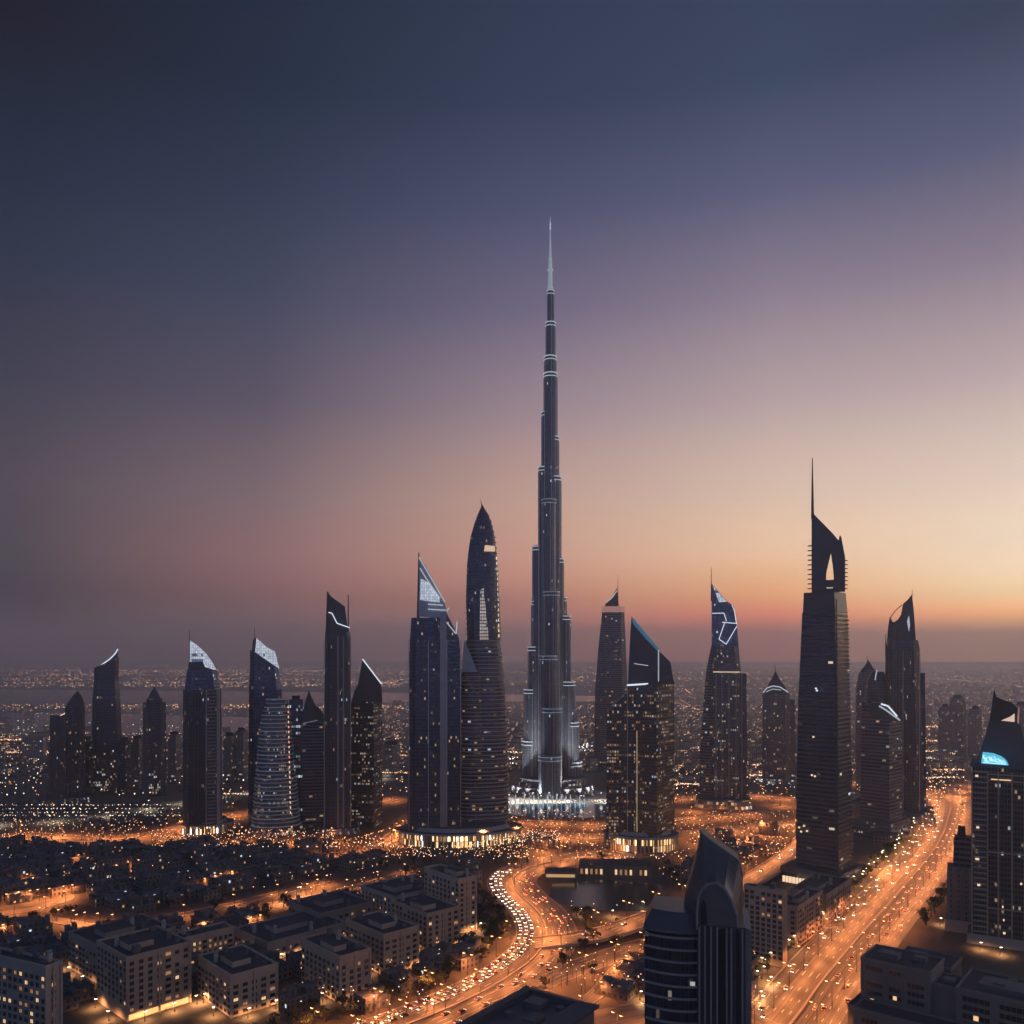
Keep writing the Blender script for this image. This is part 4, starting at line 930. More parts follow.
# foreground hip roof
pb_ = thing('flat_roofed_block', 'dark block seen corner on with recessed roof, bottom edge left of the shell tower', 'building', (6, 366, 0), R(-35.6))
W_, L_ = 36, 72; rg_ = lambda k, z: [(k, -L_+k, z), (W_-k, -L_+k, z), (W_-k, -k, z), (k, -k, z)]
m = MB(); m.loft([rg_(1.5, 0), rg_(1.5, 57.5)], 0, 0); part('wall', m, gw, pb_)
slate = plain('slate roof', (.09, .095, .115), .55, noise=.3, scale=.4)
m = MB(); m.loft([rg_(0, 57.3), rg_(0, 58.2), rg_(6.5, 60.5), rg_(7, 60.5), rg_(7, 58.0)], 0, 0, True, True); rf0 = part('roof', m, slate, pb_)
for (x0, y0, x1, y1, h_) in ((11, -18, 19, -11, 2.2), (22, -34, 27, -26, 3.4), (12, -48, 21, -40, 1.8), (24, -14, 27, -11, 1.4), (10, -30, 13, -27, 1.5)):
    m = MB(); m.box(x0, y0, 58.01, x1, y1, 58+h_); part('roof_unit', m, ru, rf0)
for a_, b_ in (((0, 0), (6.5, -6.5)), ((W_, 0), (W_-6.5, -6.5)), ((W_, -L_), (W_-6.5, -L_+6.5))):
    m = MB(); m.beam((a_[0], a_[1], 58.3), (b_[0], b_[1], 60.6), .45); part('roof_ridge', m, plain('pilaster stone', (.27, .265, .27), .6), rf0)
# waterside hall with lit hall
T = Tower('waterside_hall', 'low hall with glowing glass front above the pond', 'building', 610, 879)
m = MB(); m.box(T.x(578), 0, 0, T.x(652), 26, 9, 0, 1); part('wall', m, [plain('hall wall', (.2, .16, .13), .8), roof_dark], T.o)
for i in range(14):
    if i in (5, 6, 11): continue
    a = T.x(545+0)+0; xx = T.x(580)+i*(T.x(650)-T.x(580))/14; m = MB(); m.box(xx, -.4, 1.0, xx+2.0, -.02, 5.6); part('lit_window', m, glow('hall window', (1, .56, .24), rv.choice((.15, .3, .5)), False) if False else (lit_dim, lit_room, lit_dim)[i % 3], T.o)
T = Tower('pavilion', 'small flat pavilion with a long lit window by the road curve', 'building', 560, 884)
m = MB(); m.box(T.x(545), 0, 0, T.x(577), 14, 8, 0, 1); part('wall', m, [plain('hall wall', (.2, .16, .13), .8), roof_dark], T.o)
m = MB(); m.box(T.x(546), -.4, 2.8, T.x(575), -.02, 5.4); part('lit_window', m, glow('gallery window', (1, .56, .24), .55, False), T.o)

# ---- generic district buildings left of the curved road, and midfield blocks
def free(x, y, r):
    for X_, D_, rr_, ll_, a_, b_ in LOWR:
        u = (x-X_)*rr_[0]+(y-D_)*rr_[1]; v = (x-X_)*ll_[0]+(y-D_)*ll_[1]
        if -r-3 < u < a_+r+3 and -r-3 < v < b_+r+3: return False
    for a, b, c in USED:
        if (a-x)**2+(b-y)**2 < (c+r)**2: return False
    return True
def off_road(x, y, pad):
    for nm, (ln, tt, w, z) in ROADS.items():
        if nm.startswith(('district', 'market')) and pad > 6: pad += 9
        for p in ln[::2]:
            if (p.x-x)**2+(p.y-y)**2 < (w/2+pad)**2: return False
    return True
for o in [o for o in C.objects if o.type == 'EMPTY' and o.get('category') in ('skyscraper', 'tower', 'apartment block', 'building') and not o.parent]:
    r_ = {'skyscraper': 34, 'tower': 26}.get(o['category'], 18)
    if o['category'] != 'building': USED.append((o.location.x, o.location.y, r_))
USED.append((-78, 915, 88)); USED.append((132, 872, 66)); USED.append((-343, 945, 48)); USED.append((-170, 925, 30)); USED.append((50, 1130, 118)); USED.append((50, 1210, 118)); USED.append((78, 712, 78))
fac_low = [facade('low wall %s' % n, c, (.02, .02, .024), 3.6, 3.5, fr, 1.3, (1, .55, .22), mu=.28, mv=.3, seed=70+i) for i, (n, c, fr) in enumerate((('a', (.2,.17,.15), .10), ('b', (.14,.13,.125), .25), ('c', (.1,.095,.095), .04)))]
def block_mesh(w, d, h, var, rr):
    m = MB(); m.box(-w/2, -d/2, 0, w/2, d/2, h, 0, 1, False)
    if var == 1: m.box(-w/2, -d/2, h+.01, 0, d/2, h+3.4, 0, 1)
    if var == 2: m.box(w*.1, -d/2+1, h+.01, w/2-1, d/2-1, h+3, 0, 1)
    for q in range(7):
        x, y = rr.uniform(-.45, .38)*w, rr.uniform(-.4, .3)*d; hh = h + (3.5 if var else 0)
        m.box(x, y, h+.02+q*.003, x+rr.uniform(1.2, 4), y+rr.uniform(1.2, 3), hh+rr.uniform(.6, 2.2), 2, 2)
    for q in ((-w/2, -d/2, w/2, -d/2+.5), (-w/2, d/2-.5, w/2, d/2)): m.box(q[0]-.2, q[1]-.1, h-.3, q[2]+.2, q[3]+.1, h+1.0, 2, 2)
    return m
BV = []
rb = random.Random(11)
for i in range(22):
    w, d, h = rb.uniform(14, 36), rb.uniform(11, 22), rb.uniform(5, 10.5)
    BV.append((block_mesh(w, d, h, i % 3, rb).data('low_block', [fac_low[i % 3], (roof_dark, plain('roof grey', (.13, .13, .15), .8, noise=.35, scale=.1), plain('roof sand', (.20, .175, .155), .8, noise=.3, scale=.1))[i % 3], plain('roof plant grey', (.13, .13, .14), .6)]), max(w, d)/2))
nblk = 0
def scatter(n, region, labels, group, az0, tries=14000, pad=3):
    global nblk
    placed = 0
    for _ in range(tries):
        if placed >= n: break
        px, py = rb.uniform(region[0], region[2]), rb.uniform(region[1], region[3]); x, y = G(px, py)
        me, r_ = rb.choice(BV)
        if not free(x, y, r_*.82) or not off_road(x, y, r_*.8+pad): continue
        o = link('low_block', me, None, (x, y, 0), R(90)-R(az0)+rb.choice((0, math.pi/2))+rb.uniform(-.04, .04))
        tag(o, labels, 'building', group); USED.append((x, y, r_*.82)); placed += 1; nblk += 1
    return placed
a1 = scatter(185, (-30, 850, 470, 1010), 'dark flat roofed low block in the old district left of the curved road', 'low blocks of the left district', 45, pad=4)
a2 = scatter(24, (-20, 770, 420, 832), 'flat low block among the lit streets below the left towers', 'low blocks below the left towers', 20, pad=14)
a3 = scatter(40, (480, 768, 940, 860), 'low flat block among the orange lit streets of the midfield', 'low blocks of the midfield', 30, pad=9)
a4 = scatter(24, (560, 860, 760, 1000), 'low flat block inside the road junction', 'low blocks in the junction', 33)
print('blocks', a1, a2, a3, a4)

# distant city mass
fm_ = MB(); rf_ = random.Random(21)
def inlet(px, py): return (px < 650 and 688 < py < 707) or (px < 330 and 712 < py < 737)
for i in range(5200):
    py = 664+ (rf_.random()**1.7)*112; px = rf_.uniform(-60, 1084)
    if inlet(px, py): continue
    if 478 < px < 650 and py > 770: continue
    x, y = G(px, py)
    if y < 2600 and (not free(x, y, 14) or not off_road(x, y, 14)): continue
    w, d = rf_.uniform(14, 40), rf_.uniform(12, 30); h = rf_.choice((5, 7, 9, 12, 16)) * (1 if rf_.random() < .93 else 3)
    if y > 5000: h *= .8; w *= 1.6; d *= 1.6
    t = rf_.choice((0, .5, .78)); c_, s_ = math.cos(t), math.sin(t)
    p = [(x+a*w/2*c_-b*d/2*s_, y+a*w/2*s_+b*d/2*c_) for a, b in ((-1,-1), (1,-1), (1,1), (-1,1))]
    fm_.loft([[(a, b, 0) for a, b in p], [(a, b, h) for a, b in p]], 0, 1)
struct('distant_city', fm_, [facade('distant low walls', (.34, .30, .28), (.03, .03, .035), 4, 3.6, .3, 1.8, (1, .6, .3), mu=.25, mv=.25, seed=90), roof_dark], 'stuff')

# ------------------------------------------------------------------ lamps
def lamp_proto(name, label, group, h, arm, mat, energy, col, double=False):
    o = thing(name, label, 'street lamp', (0, 0, 0), 0, group)
    m = MB(); m.cyl(0, 0, .22, .12, 0, h, 6); m.cyl(0, 0, .4, .4, 0, .6, 6); part('pole', m, steel, o)
    for s_ in ((-1, 1) if double else (1,)):
        m = MB(); m.beam((0, 0, h), (s_*arm, 0, h+.6), .16); part('arm', m, steel, o)
        m = MB(); m.box(s_*arm-.9, -.35, h+.35, s_*arm+.9, .35, h+.62); hd = part('lamp_head', m, steel, o)
        m = MB(); m.loft([[(s_*arm+a*.55, b*.45, h+.0) for a, b in ((-1,-1), (1,-1), (1,1), (-1,1))], [(s_*arm+a*.8, b*.6, h+.35) for a, b in ((-1,-1), (1,-1), (1,1), (-1,1))]], 0, 0, True, True); part('diffuser', m, mat, hd)
    ld = bpy.data.lights.new('lamp_light', 'SPOT'); ld.energy = energy; ld.color = col; ld.spot_size = R(165); ld.spot_blend = .6; ld.shadow_soft_size = 2.2
    link('lamp_light', ld, o, (arm if not double else 0, 0, h-.3))
    bpy.context.view_layer.update(); reg(o); o.location = (0, -400, 0); return o
OR = (1.0, 0.30, 0.085)
LP = {
 'hw': lamp_proto('street_lamp', 'tall twin armed amber lamp standing along the wide right highway', 'lamps along the right highway', 15, 3, lamp_a, 38000, OR, True),
 'hs': lamp_proto('street_lamp', 'warm white lamp in the tree lined edge of the right highway', 'lamps in the trees by the highway', 8, 1.4, lamp_w, 5000, (1, .5, .2)),
 'sr': lamp_proto('street_lamp', 'twin armed amber lamp along the curved road', 'lamps along the curved road', 13, 3, lamp_a, 36000, OR, True),
 'st': lamp_proto('street_lamp', 'amber lamp on a side street between low blocks', 'lamps on the side streets', 9, 1.5, lamp_a, 20000, OR),
 'md': lamp_proto('street_lamp', 'amber lamp along the roads behind the towers', 'lamps along the midfield roads', 16, 2, lamp_a, 85000, OR),
 'wh': lamp_proto('street_lamp', 'white lamp in the lit rows by the left arterial road', 'white lamps by the arterial road', 12, 2, lamp_w, 26000, (1, .85, .6)),
 'pw': lamp_proto('street_lamp', 'bright white lamp on the paved edge of the fountain basin', 'white lamps round the fountain basin', 11, 1.5, lamp_w, 17000, (1, .86, .68)),
 'gd': lamp_proto('garden_wash_lamp', 'small warm lamp among roadside trees or added to wash low walls', 'garden lamps', 5, .6, lamp_w, 9500, (1, .45, .17)),
}
first = {}; nl = 0; rl0 = random.Random(91)
def put(kind, x, y, rz=0, z=0):
    global nl
    p = LP[kind]
    if kind not in first: o = p; first[kind] = 1
    else: o = copy_tree(p)
    o.location = (x, y, z); o.rotation_euler = (0, 0, rz); nl += 1; return o
def along(name, spacing, off, kind, s0=0, s1=1e9, z=0):
    ln, tt, w, zz = ROADS[name]; acc = 0; nxt = s0
    for i in range(len(ln)-1):
        L = (ln[i+1]-ln[i]).length
        while acc+L > nxt and nxt < s1:
            p = ln[i].lerp(ln[i+1], (nxt-acc)/L); n = Vector((tt[i].y, -tt[i].x, 0)); q = p+n*off
            px, py = PX(q.x, q.y) if q.y > 50 else (-1, -1)
            if -70 < px < 1100: put(kind, q.x, q.y, math.atan2(-n.y, -n.x) if off > 0 else math.atan2(n.y, n.x), q.z+z)
            nxt += spacing
        acc += L
along('highway', 34, -14, 'hw', 40, 1350); along('highway', 34, 14, 'hw', 57, 1350)
for q_ in range(62):
    s_ = 110+q_*14+rl0.uniform(-5, 5); along('highway', 1e6, -31-rl0.uniform(-1.5, 7), 'hs', s_, s_+1)
along('curved_road', 30, 0, 'sr', 20, z=.8); along('curved_road', 40, -24, 'sr', 30, 300)
along('flyover', 32, -10, 'sr', 20, 700)
along('ramp_road', 30, 11, 'sr', 10); along('service_road', 24, 6, 'st'); along('forecourt_road', 22, 12, 'sr')
for r_ in ('crossing_road', 'plaza_road', 'outer_road'): along(r_, 42, 12, 'md', 10)
along('road_east', 60, 15, 'md', 40, 600)
along('ring_road', 44, 11, 'md', 10); along('avenue', 40, 11, 'md'); along('arterial_road', 55, 14, 'wh', 10, 620)
along('district_street', 18, 6, 'st'); along('district_lane', 40, 6, 'st'); along('market_street', 34, 5, 'st')
for (x, y) in LAMPQ:  # lamps added before the low walls to give them a warm wash
    px, py = PX(x, y)
    if -10 < px < 1000 and py < 1045 and off_road(x, y, 1): put('gd', x, y, rl0.uniform(0, 6))
# plaza and podium lamps
for (px, py) in ((500, 799), (508, 803), (516, 800), (524, 803), (532, 801), (540, 804), (548, 801), (556, 803), (566, 801), (580, 804), (600, 801), (612, 804), (490, 803)): put('pw', *G(px, py))
for (px, py) in ((330, 920), (345, 955), (392, 985), (300, 1012), (316, 1008), (420, 970), (433, 979), (452, 960), (470, 945), (480, 930), (362, 1000), (612, 917), (642, 908), (580, 915),
                 (640, 1000), (628, 985), (176, 880), (300, 893), (282, 905), (365, 892), (377, 900), (140, 870), (90, 868), (95, 1008), (60, 970), (66, 940), (180, 975), (760, 1000), (770, 985), (940, 925), (1000, 955), (980, 950), (880, 862)):
    put('gd', *G(px, py))
for (x0, y0, x1, y1, n) in ((0, 906, 68, 897, 6), (50, 921, 134, 928, 6), (110, 876, 158, 866, 4), (200, 890, 236, 880, 4), (10, 880, 40, 890, 3), (75, 862, 90, 870, 2), (282, 905, 330, 884, 5), (355, 905, 385, 892, 5), (240, 935, 262, 926, 3), (0, 938, 20, 934, 2), (180, 944, 232, 926, 3)):
    for i in range(n): put('st', *G(x0+(x1-x0)*(i+.5)/n, y0+(y1-y0)*(i+.5)/n), rl0.uniform(0, 6))
for (px, py) in ((510, 832), (560, 838), (620, 846), (700, 845), (740, 848), (760, 835), (690, 812), (650, 815), (780, 806), (110, 840), (60, 838), (20, 840), (165, 838), (240, 842), (290, 842), (330, 843), (395, 838), (540, 853), (590, 862), (700, 860), (880, 870)):
    put('md', *G(px, py))
print('lamps', nl)

# distant lamps: one mass of lamp masts
def octa(m, x, y, z, r, mi):
    v = [(x+r, y, z), (x, y+r, z), (x-r, y, z), (x, y-r, z), (x, y, z+r), (x, y, z-r)]; b = len(m.v); m.v += v
    for a, c, d in ((0,1,4), (1,2,4), (2,3,4), (3,0,4), (1,0,5), (2,1,5), (3,2,5), (0,3,5)): m.f.append((b+a, b+c, b+d)); m.uv.append([(0, 0)]*3); m.mi.append(mi)
dl = MB(); rl = random.Random(33)
dist_a = glow('distant amber lamp', (1.0, .45, .20), 4.2, False); dist_w = glow('distant white lamp', (1.0, .80, .62), 3.6, False); dist_c = glow('distant cool lamp', (.7, .85, 1.0), 2.4, False)
def lights(n, region, mix=(.8, .17, .03), r=None, rows=None, pw=1.0):
    for _ in range(n):
        px = rl.uniform(region[0], region[2])
        if rows: y0 = rl.choice(rows); py = y0+rl.gauss(0, .35)
        else: py = region[1]+(rl.random()**pw)*(region[3]-region[1])
        if py < 660: continue
        x, y = G(px, py); rr_ = (r or y/2100.0)*rl.uniform(.5, 1.25); rr_ = max(.3, min(4.5, rr_*.8))
        t = rl.random(); mi = 0 if t < mix[0] else (1 if t < mix[0]+mix[1] else 2)
        h = 8+min(y/900, 8)
        if y < 2600 and any((a-x)**2+(b-y)**2 < (c*.7)**2 for a, b, c in USED[:90]): continue
        octa(dl, x, y, h, rr_, mi)
        b = len(dl.v); dl.v += [(x-.15, y, 0), (x+.15, y, 0), (x, y+.2, 0), (x-.15, y, h), (x+.15, y, h), (x, y+.2, h)]
        for q in ((0,1,4,3), (1,2,5,4), (2,0,3,5)): dl.f.append(tuple(b+k for k in q)); dl.uv.append([(0, 0)]*4); dl.mi.append(3)
lights(500, (-40, 664, 430, 690)); lights(700, (-40, 664, 430, 690), rows=[672, 676, 681, 685, 688]); lights(420, (420, 664, 1070, 690), (.7, .25, .05)); lights(240, (420, 690, 1070, 720)); lights(240, (420, 720, 1070, 770), pw=.8)
lights(520, (-40, 707, 440, 712)); lights(220, (-40, 713, 330, 736), (.15, .6, .25), 1.0); lights(420, (-40, 738, 420, 745)); lights(320, (-40, 752, 420, 758)); lights(380, (-40, 760, 420, 802), (.45, .5, .05), 1.0)
lights(300, (-40, 826, 240, 846), (.8, .2, 0), .5); lights(260, (-20, 806, 180, 824), (.1, .85, .05), .6, rows=[812, 816, 820, 823])
lights(700, (480, 818, 800, 868), (.75, .25, 0), .5); lights(160, (480, 838, 560, 850), (.4, .6, 0), .5); lights(260, (640, 770, 830, 806), (.6, .4, 0), .8); lights(420, (830, 745, 960, 800), (.7, .3, 0), .8)
lights(520, (150, 838, 420, 856), (.75, .25, 0), .5); lights(420, (385, 838, 530, 866), (.7, .3, 0), .5)
lights(90, (500, 796, 560, 804), (0, .8, .2), .8); lights(90, (0, 850, 420, 900), (.8, .2, 0), .4); lights(60, (490, 762, 520, 770), (0, .7, .3), 1.2); lights(50, (570, 748, 592, 756), (0, .5, .5), 1.4)
lights(260, (560, 860, 760, 1000), (.8, .2, 0), .35); lights(160, (300, 880, 440, 1020), (.8, .2, 0), .3)
for (x0, x1, y0, w_) in ((868, 965, 755.5, .8), (868, 965, 763, .8), (850, 965, 775, .3), (860, 965, 783, .4), (640, 700, 752, .4), (645, 698, 771, .2), (745, 765, 770, .3), (748, 765, 781, .6), (380, 410, 760, .2), (382, 408, 778, .2), (226, 250, 771, .2), (224, 250, 800, .6), (508, 526, 757, .6), (0, 50, 744, .1), (0, 50, 757, .1), (120, 145, 762, .2), (168, 184, 752, .2), (640, 700, 790, .4), (870, 960, 745, .2), (870, 940, 730, .3)):
    lights(int((x1-x0)*1.7), (x0, 0, x1, 0), (1-w_, w_, 0), None, [y0, y0+.6])
def one_lamp(x, y, r, mi):
    h = 9+min(y/900, 8); octa(dl, x, y, h, r, mi); b = len(dl.v); dl.v += [(x-.15, y, 0), (x+.15, y, 0), (x, y+.2, 0), (x-.15, y, h), (x+.15, y, h), (x, y+.2, h)]
    for q in ((0,1,4,3), (1,2,5,4), (2,0,3,5)): dl.f.append(tuple(b+k for k in q)); dl.uv.append([(0, 0)]*4); dl.mi.append(3)
for _ in range(560):                       # lit streets of the far districts
    px, py = rl.uniform(-80, 1060), 664.5+(rl.random()**1.5)*105
    x, y = G(px, py); an_ = rl.choice((0.0, .05, -.06, .12, 1.45))+rl.gauss(0, .03); L = rl.uniform(.12, .5)*y; sp_ = max(34, y/75); mi = 0 if rl.random() < .72 else 1; n_ = int(L/sp_)
    for k in range(n_):
        qx, qy = x+math.cos(an_)*k*sp_, y+math.sin(an_)*k*sp_
        if qy < 1350 or qy > 24000 or rl.random() < .1: continue
        ppx, ppy = PX(qx, qy)
        if inlet(ppx, ppy) or not (-20 < ppx < 1044) or any((a-qx)**2+(b-qy)**2 < (c*.7)**2 for a, b, c in USED[:90]): continue
        one_lamp(qx, qy, max(.35, min(4.5, qy/3300*rl.uniform(.7, 1.2))), mi)
struct('distant_lamps', dl, [dist_a, dist_w, dist_c, steel], 'stuff')

# ------------------------------------------------------------------ fountain
for i in range(20):
    px, py = 497+i*4.6, 806.5+1.6*math.sin(i*.8)
    x, y = G(px, py); m = MB(); hh = 9+8*abs(math.sin(i*1.3)); m.loft([[(.5*math.cos(t), .5*math.sin(t), 0) for t in (0, 1.05, 2.1, 3.14, 4.2, 5.2)], [(.9*math.cos(t), .9*math.sin(t), hh*.7) for t in (0, 1.05, 2.1, 3.14, 4.2, 5.2)], [(.2*math.cos(t), .2*math.sin(t), hh) for t in (0, 1.05, 2.1, 3.14, 4.2, 5.2)]])
    o = link('fountain_jet', m.data('fountain_jet', [glow('lit spray', (.85, .92, 1), .45, False)]), None, (x, y, .1)); tag(o, 'white lit water jet of the fountain in the basin', 'fountain', 'jets of the basin fountain')

# ------------------------------------------------------------------ trees
leaf = plain('foliage', (.05, .062, .03), .8, noise=.5, scale=.6); bark = plain('bark', (.09, .07, .05), .9)
def tree_meshes(h, w, n, seed, palm=False):
    r = random.Random(seed); t = MB(); c = MB()
    th = h*(.8 if palm else .42)
    t.cyl(0, 0, w*.05+.1, w*.03+.06, 0, th, 6)
    if palm:
        for i in range(16):
            a = 2*math.pi*i/16+r.uniform(-.2, .2); up = r.uniform(-.1, .7); L = w*.55
            pts = [(math.cos(a)*L*q, math.sin(a)*L*q, th+L*(up*q-.9*q*q)) for q in (0, .35, .7, 1)]; wd = .32
            nx, ny = -math.sin(a)*wd, math.cos(a)*wd
            for p, q in zip(pts[:-1], pts[1:]): c.face([(p[0]-nx, p[1]-ny, p[2]), (p[0]+nx, p[1]+ny, p[2]), (q[0]+nx*.7, q[1]+ny*.7, q[2]), (q[0]-nx*.7, q[1]-ny*.7, q[2])])
    else:
        cl = [(r.gauss(0, w*.2), r.gauss(0, w*.2), h*r.uniform(.45, .85), w*r.uniform(.14, .26)) for _ in range(9)]
        for (x, y, z, q) in cl[:5]: t.beam((0, 0, th*.8), (x*.8, y*.8, z), .22, 0, .08)
        for _ in range(n):
            x, y, z, q = r.choice(cl); d = Vector((r.gauss(0, 1), r.gauss(0, 1), r.gauss(0, .8))); d.normalize(); d *= q*r.uniform(.5, 1.15); s_ = r.uniform(.25, .6)*w/7
            u = Vector((r.gauss(0, 1), r.gauss(0, 1), r.gauss(0, 1))).normalized(); v = u.cross(Vector((r.gauss(0, 1), r.gauss(0, 1), r.gauss(0, 1)))).normalized()
            p = Vector((x, y, z))+d; c.face([p-u*s_-v*s_*.6, p+u*s_-v*s_*.5, p+u*s_*.6+v*s_, p-u*s_*.7+v*s_*.8])
    return t.data('trunk', [bark]), c.data('crown', [leaf])
TV = [tree_meshes(8, 8, 240, 1), tree_meshes(6.5, 7, 220, 2), tree_meshes(9.5, 8.5, 260, 3), tree_meshes(10, 8, 0, 4, True), tree_meshes(8, 7, 0, 5, True)]
rt = random.Random(8); ntree = 0
def tree(x, y, grp, label, palm=.3):
    global ntree
    i = rt.choice((3, 4)) if rt.random() < palm else rt.choice((0, 1, 2))
    o = thing('palm_tree' if i > 2 else 'tree', ('date palm ' if i > 2 else 'bushy dark tree ')+label, 'tree', (x, y, 0), rt.uniform(0, 6.28), ('palms ' if i > 2 else 'trees ')+grp)
    k = rt.uniform(.8, 1.25); o.scale = (k, k, k); link('trunk', TV[i][0], o); link('crown', TV[i][1], o); ntree += 1
def tree_line(name, off, s0, s1, sp, grp, label, jit=2.5, palm=.3):
    ln, tt, w, zz = ROADS[name]; acc = 0; nxt = s0
    for i in range(len(ln)-1):
        L = (ln[i+1]-ln[i]).length
        while acc+L > nxt and nxt < s1:
            p = ln[i].lerp(ln[i+1], (nxt-acc)/L)+Vector((tt[i].y, -tt[i].x, 0))*off; x, y = p.x+rt.uniform(-jit, jit), p.y+rt.uniform(-jit, jit)
            px, py = PX(x, y)
            if -30 < px < 1050 and off_road(x, y, 2) and free(x, y, -14): tree(x, y, grp, label, palm)
            nxt += sp*rt.uniform(.8, 1.2)
        acc += L
tree_line('highway', -35, 130, 900, 9, 'along the right highway', 'on the lamp lined verge of the right highway')
tree_line('curved_road', -33, 20, 420, 8, 'beside the curved road', 'on the verge left of the curved road', 4, .15)
tree_line('curved_road', -44, 30, 380, 11, 'beside the curved road', 'on the verge left of the curved road', 5, .1)
tree_line('curved_road', 30, 150, 380, 9, 'inside the curve', 'between the curved road and the pond', 4, .2)
tree_line('highway', 33, 420, 700, 11, 'along the right highway', 'on the verge below the blue sign tower')
for _ in range(110):
    px, py = rt.uniform(560, 760), rt.uniform(852, 985); x, y = G(px, py)
    if off_road(x, y, 4) and free(x, y, -3) and not (545 < px < 675 and 878 < py < 912): tree(x, y, 'in the junction park', 'in the dark park between the junction roads', .2)
for _ in range(90):
    px, py = rt.uniform(0, 470), rt.uniform(850, 1000); x, y = G(px, py)
    if ntree < 330 and off_road(x, y, 3) and free(x, y, 2): tree(x, y, 'in the left district', 'among the low blocks of the left district', .15)
print('trees', ntree)

# ------------------------------------------------------------------ cars
carcols = [plain('car paint %s' % n, c, .3, .2, noise=.02) for n, c in (('white', (.7, .7, .7)), ('silver', (.4, .41, .43)), ('black', (.02, .02, .022)), ('sand', (.4, .34, .25)), ('red', (.3, .03, .03)))]
tyre = plain('tyre rubber', (.02, .02, .02), .8); head = glow('headlight beam glass', (1.0, .84, .66), 9.0); tail = glow('tail lamp glass', (1.0, .10, .03), 7.0, False)
def car_shape(m, mi_b=0, mi_g=1):
    prof = [(-2.3, .35), (-2.35, .8), (-1.9, 1.0), (-1.2, 1.05), (1.3, 1.0), (2.1, .85), (2.3, .6), (2.3, .35)]
    w = .92
    def ext(pr, w0, w1, mi):
        n = len(pr); L_ = [(-w0, y, z) for y, z in pr]; R_ = [(w0, y, z) for y, z in pr]
        m.face(L_, None, mi); m.face(R_[::-1], None, mi)
        for k in range(n): a, b = k, (k+1) % n; m.face([L_[a], R_[a], R_[b], L_[b]], None, mi)
    ext(prof, w, w, mi_b); ext([(-1.7, 1.0), (-1.2, 1.48), (.3, 1.5), (1.1, 1.0)], .78, .7, mi_g); m.box(-.7, -1.15, 1.49, .7, .3, 1.53, mi_b)
def light_box(x, y, s_): m = MB(); m.box(x-.24, y-.04, .58, x+.24, y+.04, .8); return m
protos = []
wheel = MB()
for i in range(10): pass
def wheel_mesh():
    m = MB(); n = 12; a = [(-.1, .34*math.cos(2*math.pi*i/n), .34*math.sin(2*math.pi*i/n)+.0) for i in range(n)]; b = [(.12, y, z) for _, y, z in a]
    m.face(a); m.face(b[::-1])
    for i in range(n): m.face([a[i], b[i], b[(i+1) % n], a[(i+1) % n]])
    return m.data('wheel', [tyre])
WM = wheel_mesh()
for ci, cm in enumerate(carcols):
    o = thing('car', 'x', 'car'); m = MB(); car_shape(m); part('body', m, [cm, dark_glass], o)
    for x in (-.86, .86):
        for y in (-1.4, 1.45): link('wheel', WM, o, (x, y, .34))
        part('headlight', light_box(x*.78, 2.32, 1), head, o); part('tail_light', light_box(x*.78, -2.37, 1), tail, o)
    bpy.context.view_layer.update(); reg(o); protos.append([o, False])
far_protos = []
for ci, cm in enumerate(carcols):
    m = MB(); car_shape(m); 
    for x in (-.67, .67): m.box(x-.3, 2.27, .5, x+.3, 2.4, .85, 2); m.box(x-.3, -2.45, .5, x+.3, -2.33, .85, 3)
    far_protos.append(m.data('car', [cm, dark_glass, head, tail]))
rc = random.Random(17); ncar = 0
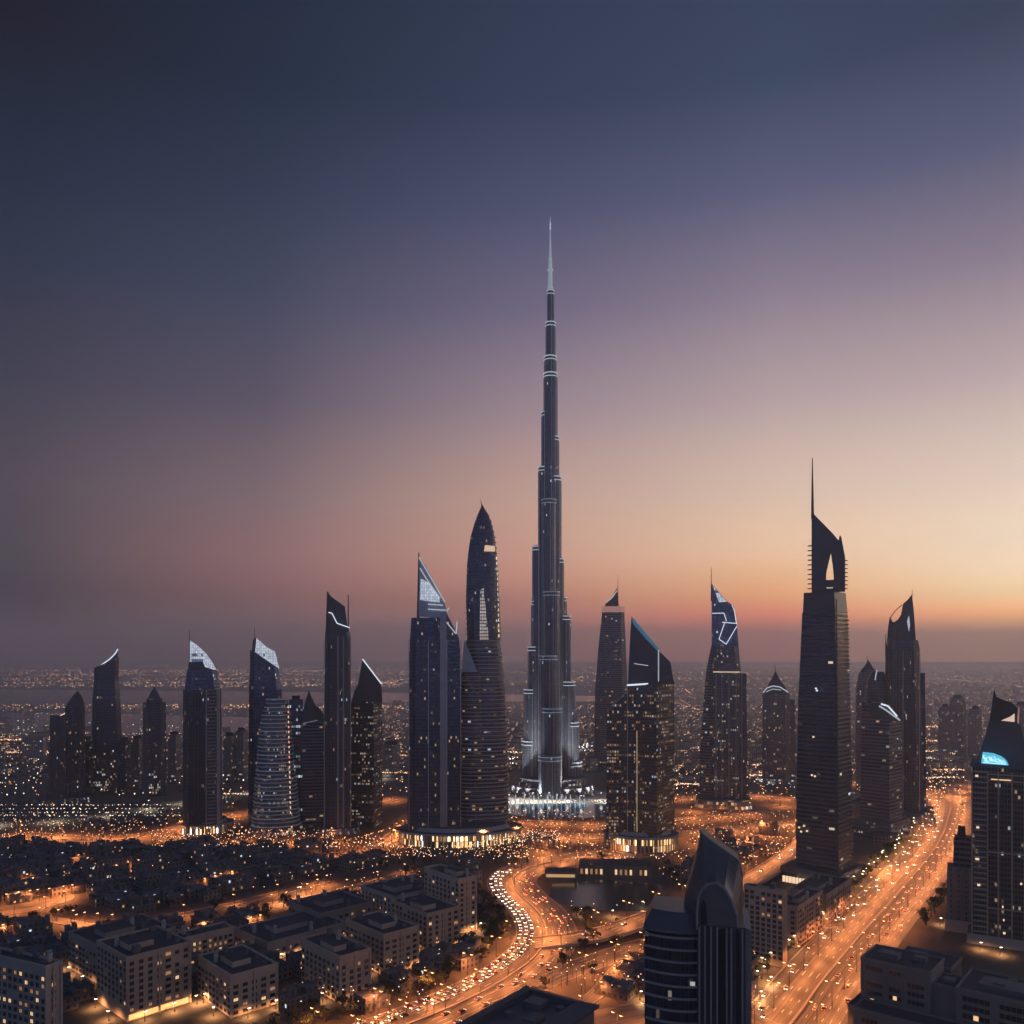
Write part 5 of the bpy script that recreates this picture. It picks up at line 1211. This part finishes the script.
def place_car(p, d, where, near, zz):
    global ncar
    ci = rc.choices(range(5), (5, 3, 2, 1, 1))[0]; cname = ('white', 'silver', 'black', 'sand coloured', 'red')[ci]
    if near:
        pr = protos[ci]
        if not pr[1]: o = pr[0]; pr[1] = True
        else: o = copy_tree(pr[0])
    else: o = link('car', far_protos[ci])
    o.location = (p.x, p.y, p.z+zz+.01); o.rotation_euler = (0, 0, math.atan2(d.y, d.x)-math.pi/2)
    tag(o, '%s car with lights on, %s' % (cname, where), 'car', 'cars on the '+where.split(' the ')[-1]); ncar += 1
def traffic(name, offs, s0, s1, gap, where, rev=False, nearlim=620):
    ln, tt, w, zz = ROADS[name]
    for off in offs:
        acc = 0; nxt = s0+rc.uniform(0, gap)
        for i in range(len(ln)-1):
            L = (ln[i+1]-ln[i]).length
            while acc+L > nxt and nxt < s1:
                p = ln[i].lerp(ln[i+1], (nxt-acc)/L)+Vector((tt[i].y, -tt[i].x, 0))*off; px, py = PX(p.x, p.y)
                if -10 < px < 1034 and 0 < py < 1034: place_car(p, -tt[i] if rev else tt[i], where, p.y < nearlim, zz)
                nxt += gap*rc.uniform(.6, 1.5)
            acc += L
traffic('curved_road', (-18.8, -14.6, -10.4), 30, 470, 9.0, 'in the bright headlight stream of the curved road', True)
traffic('curved_road', (4.5, 8.8, 13, 17.2), 60, 470, 34, 'driving away on the right side of the curved road')
traffic('highway', (-23.5, -19.2, -15), 100, 1100, 60, 'coming on the left carriageway of the wide highway', True)
traffic('highway', (-6, -10), 520, 900, 60, 'coming on the left carriageway of the wide highway', True)
traffic('highway', (6, 10.5, 15, 19.5), 130, 700, 60, 'driving away on the right carriageway of the wide highway')
traffic('flyover', (-3.6,), 20, 420, 40, 'crossing on the flyover', True)
for p in protos:
    if not p[1]:
        for c in list(p[0].children): bpy.data.objects.remove(c)
        bpy.data.objects.remove(p[0])
print('cars', ncar)

# ------------------------------------------------------------------ haze
hm = bpy.data.materials.new('evening haze'); hm.use_nodes = True; t = hm.node_tree; t.nodes.clear()
pv = t.nodes.new('ShaderNodeVolumePrincipled'); ho = t.nodes.new('ShaderNodeOutputMaterial'); t.links.new(pv.outputs[0], ho.inputs['Volume'])
pv.inputs['Color'].default_value = (.97, .95, .98, 1); pv.inputs['Density'].default_value = HAZE = 1.4e-4; pv.inputs['Anisotropy'].default_value = .5
m = MB(); m.box(-24500, -2000, -1.5, 24500, 25000, 840)
hz_ = struct('haze', m, hm, 'stuff')
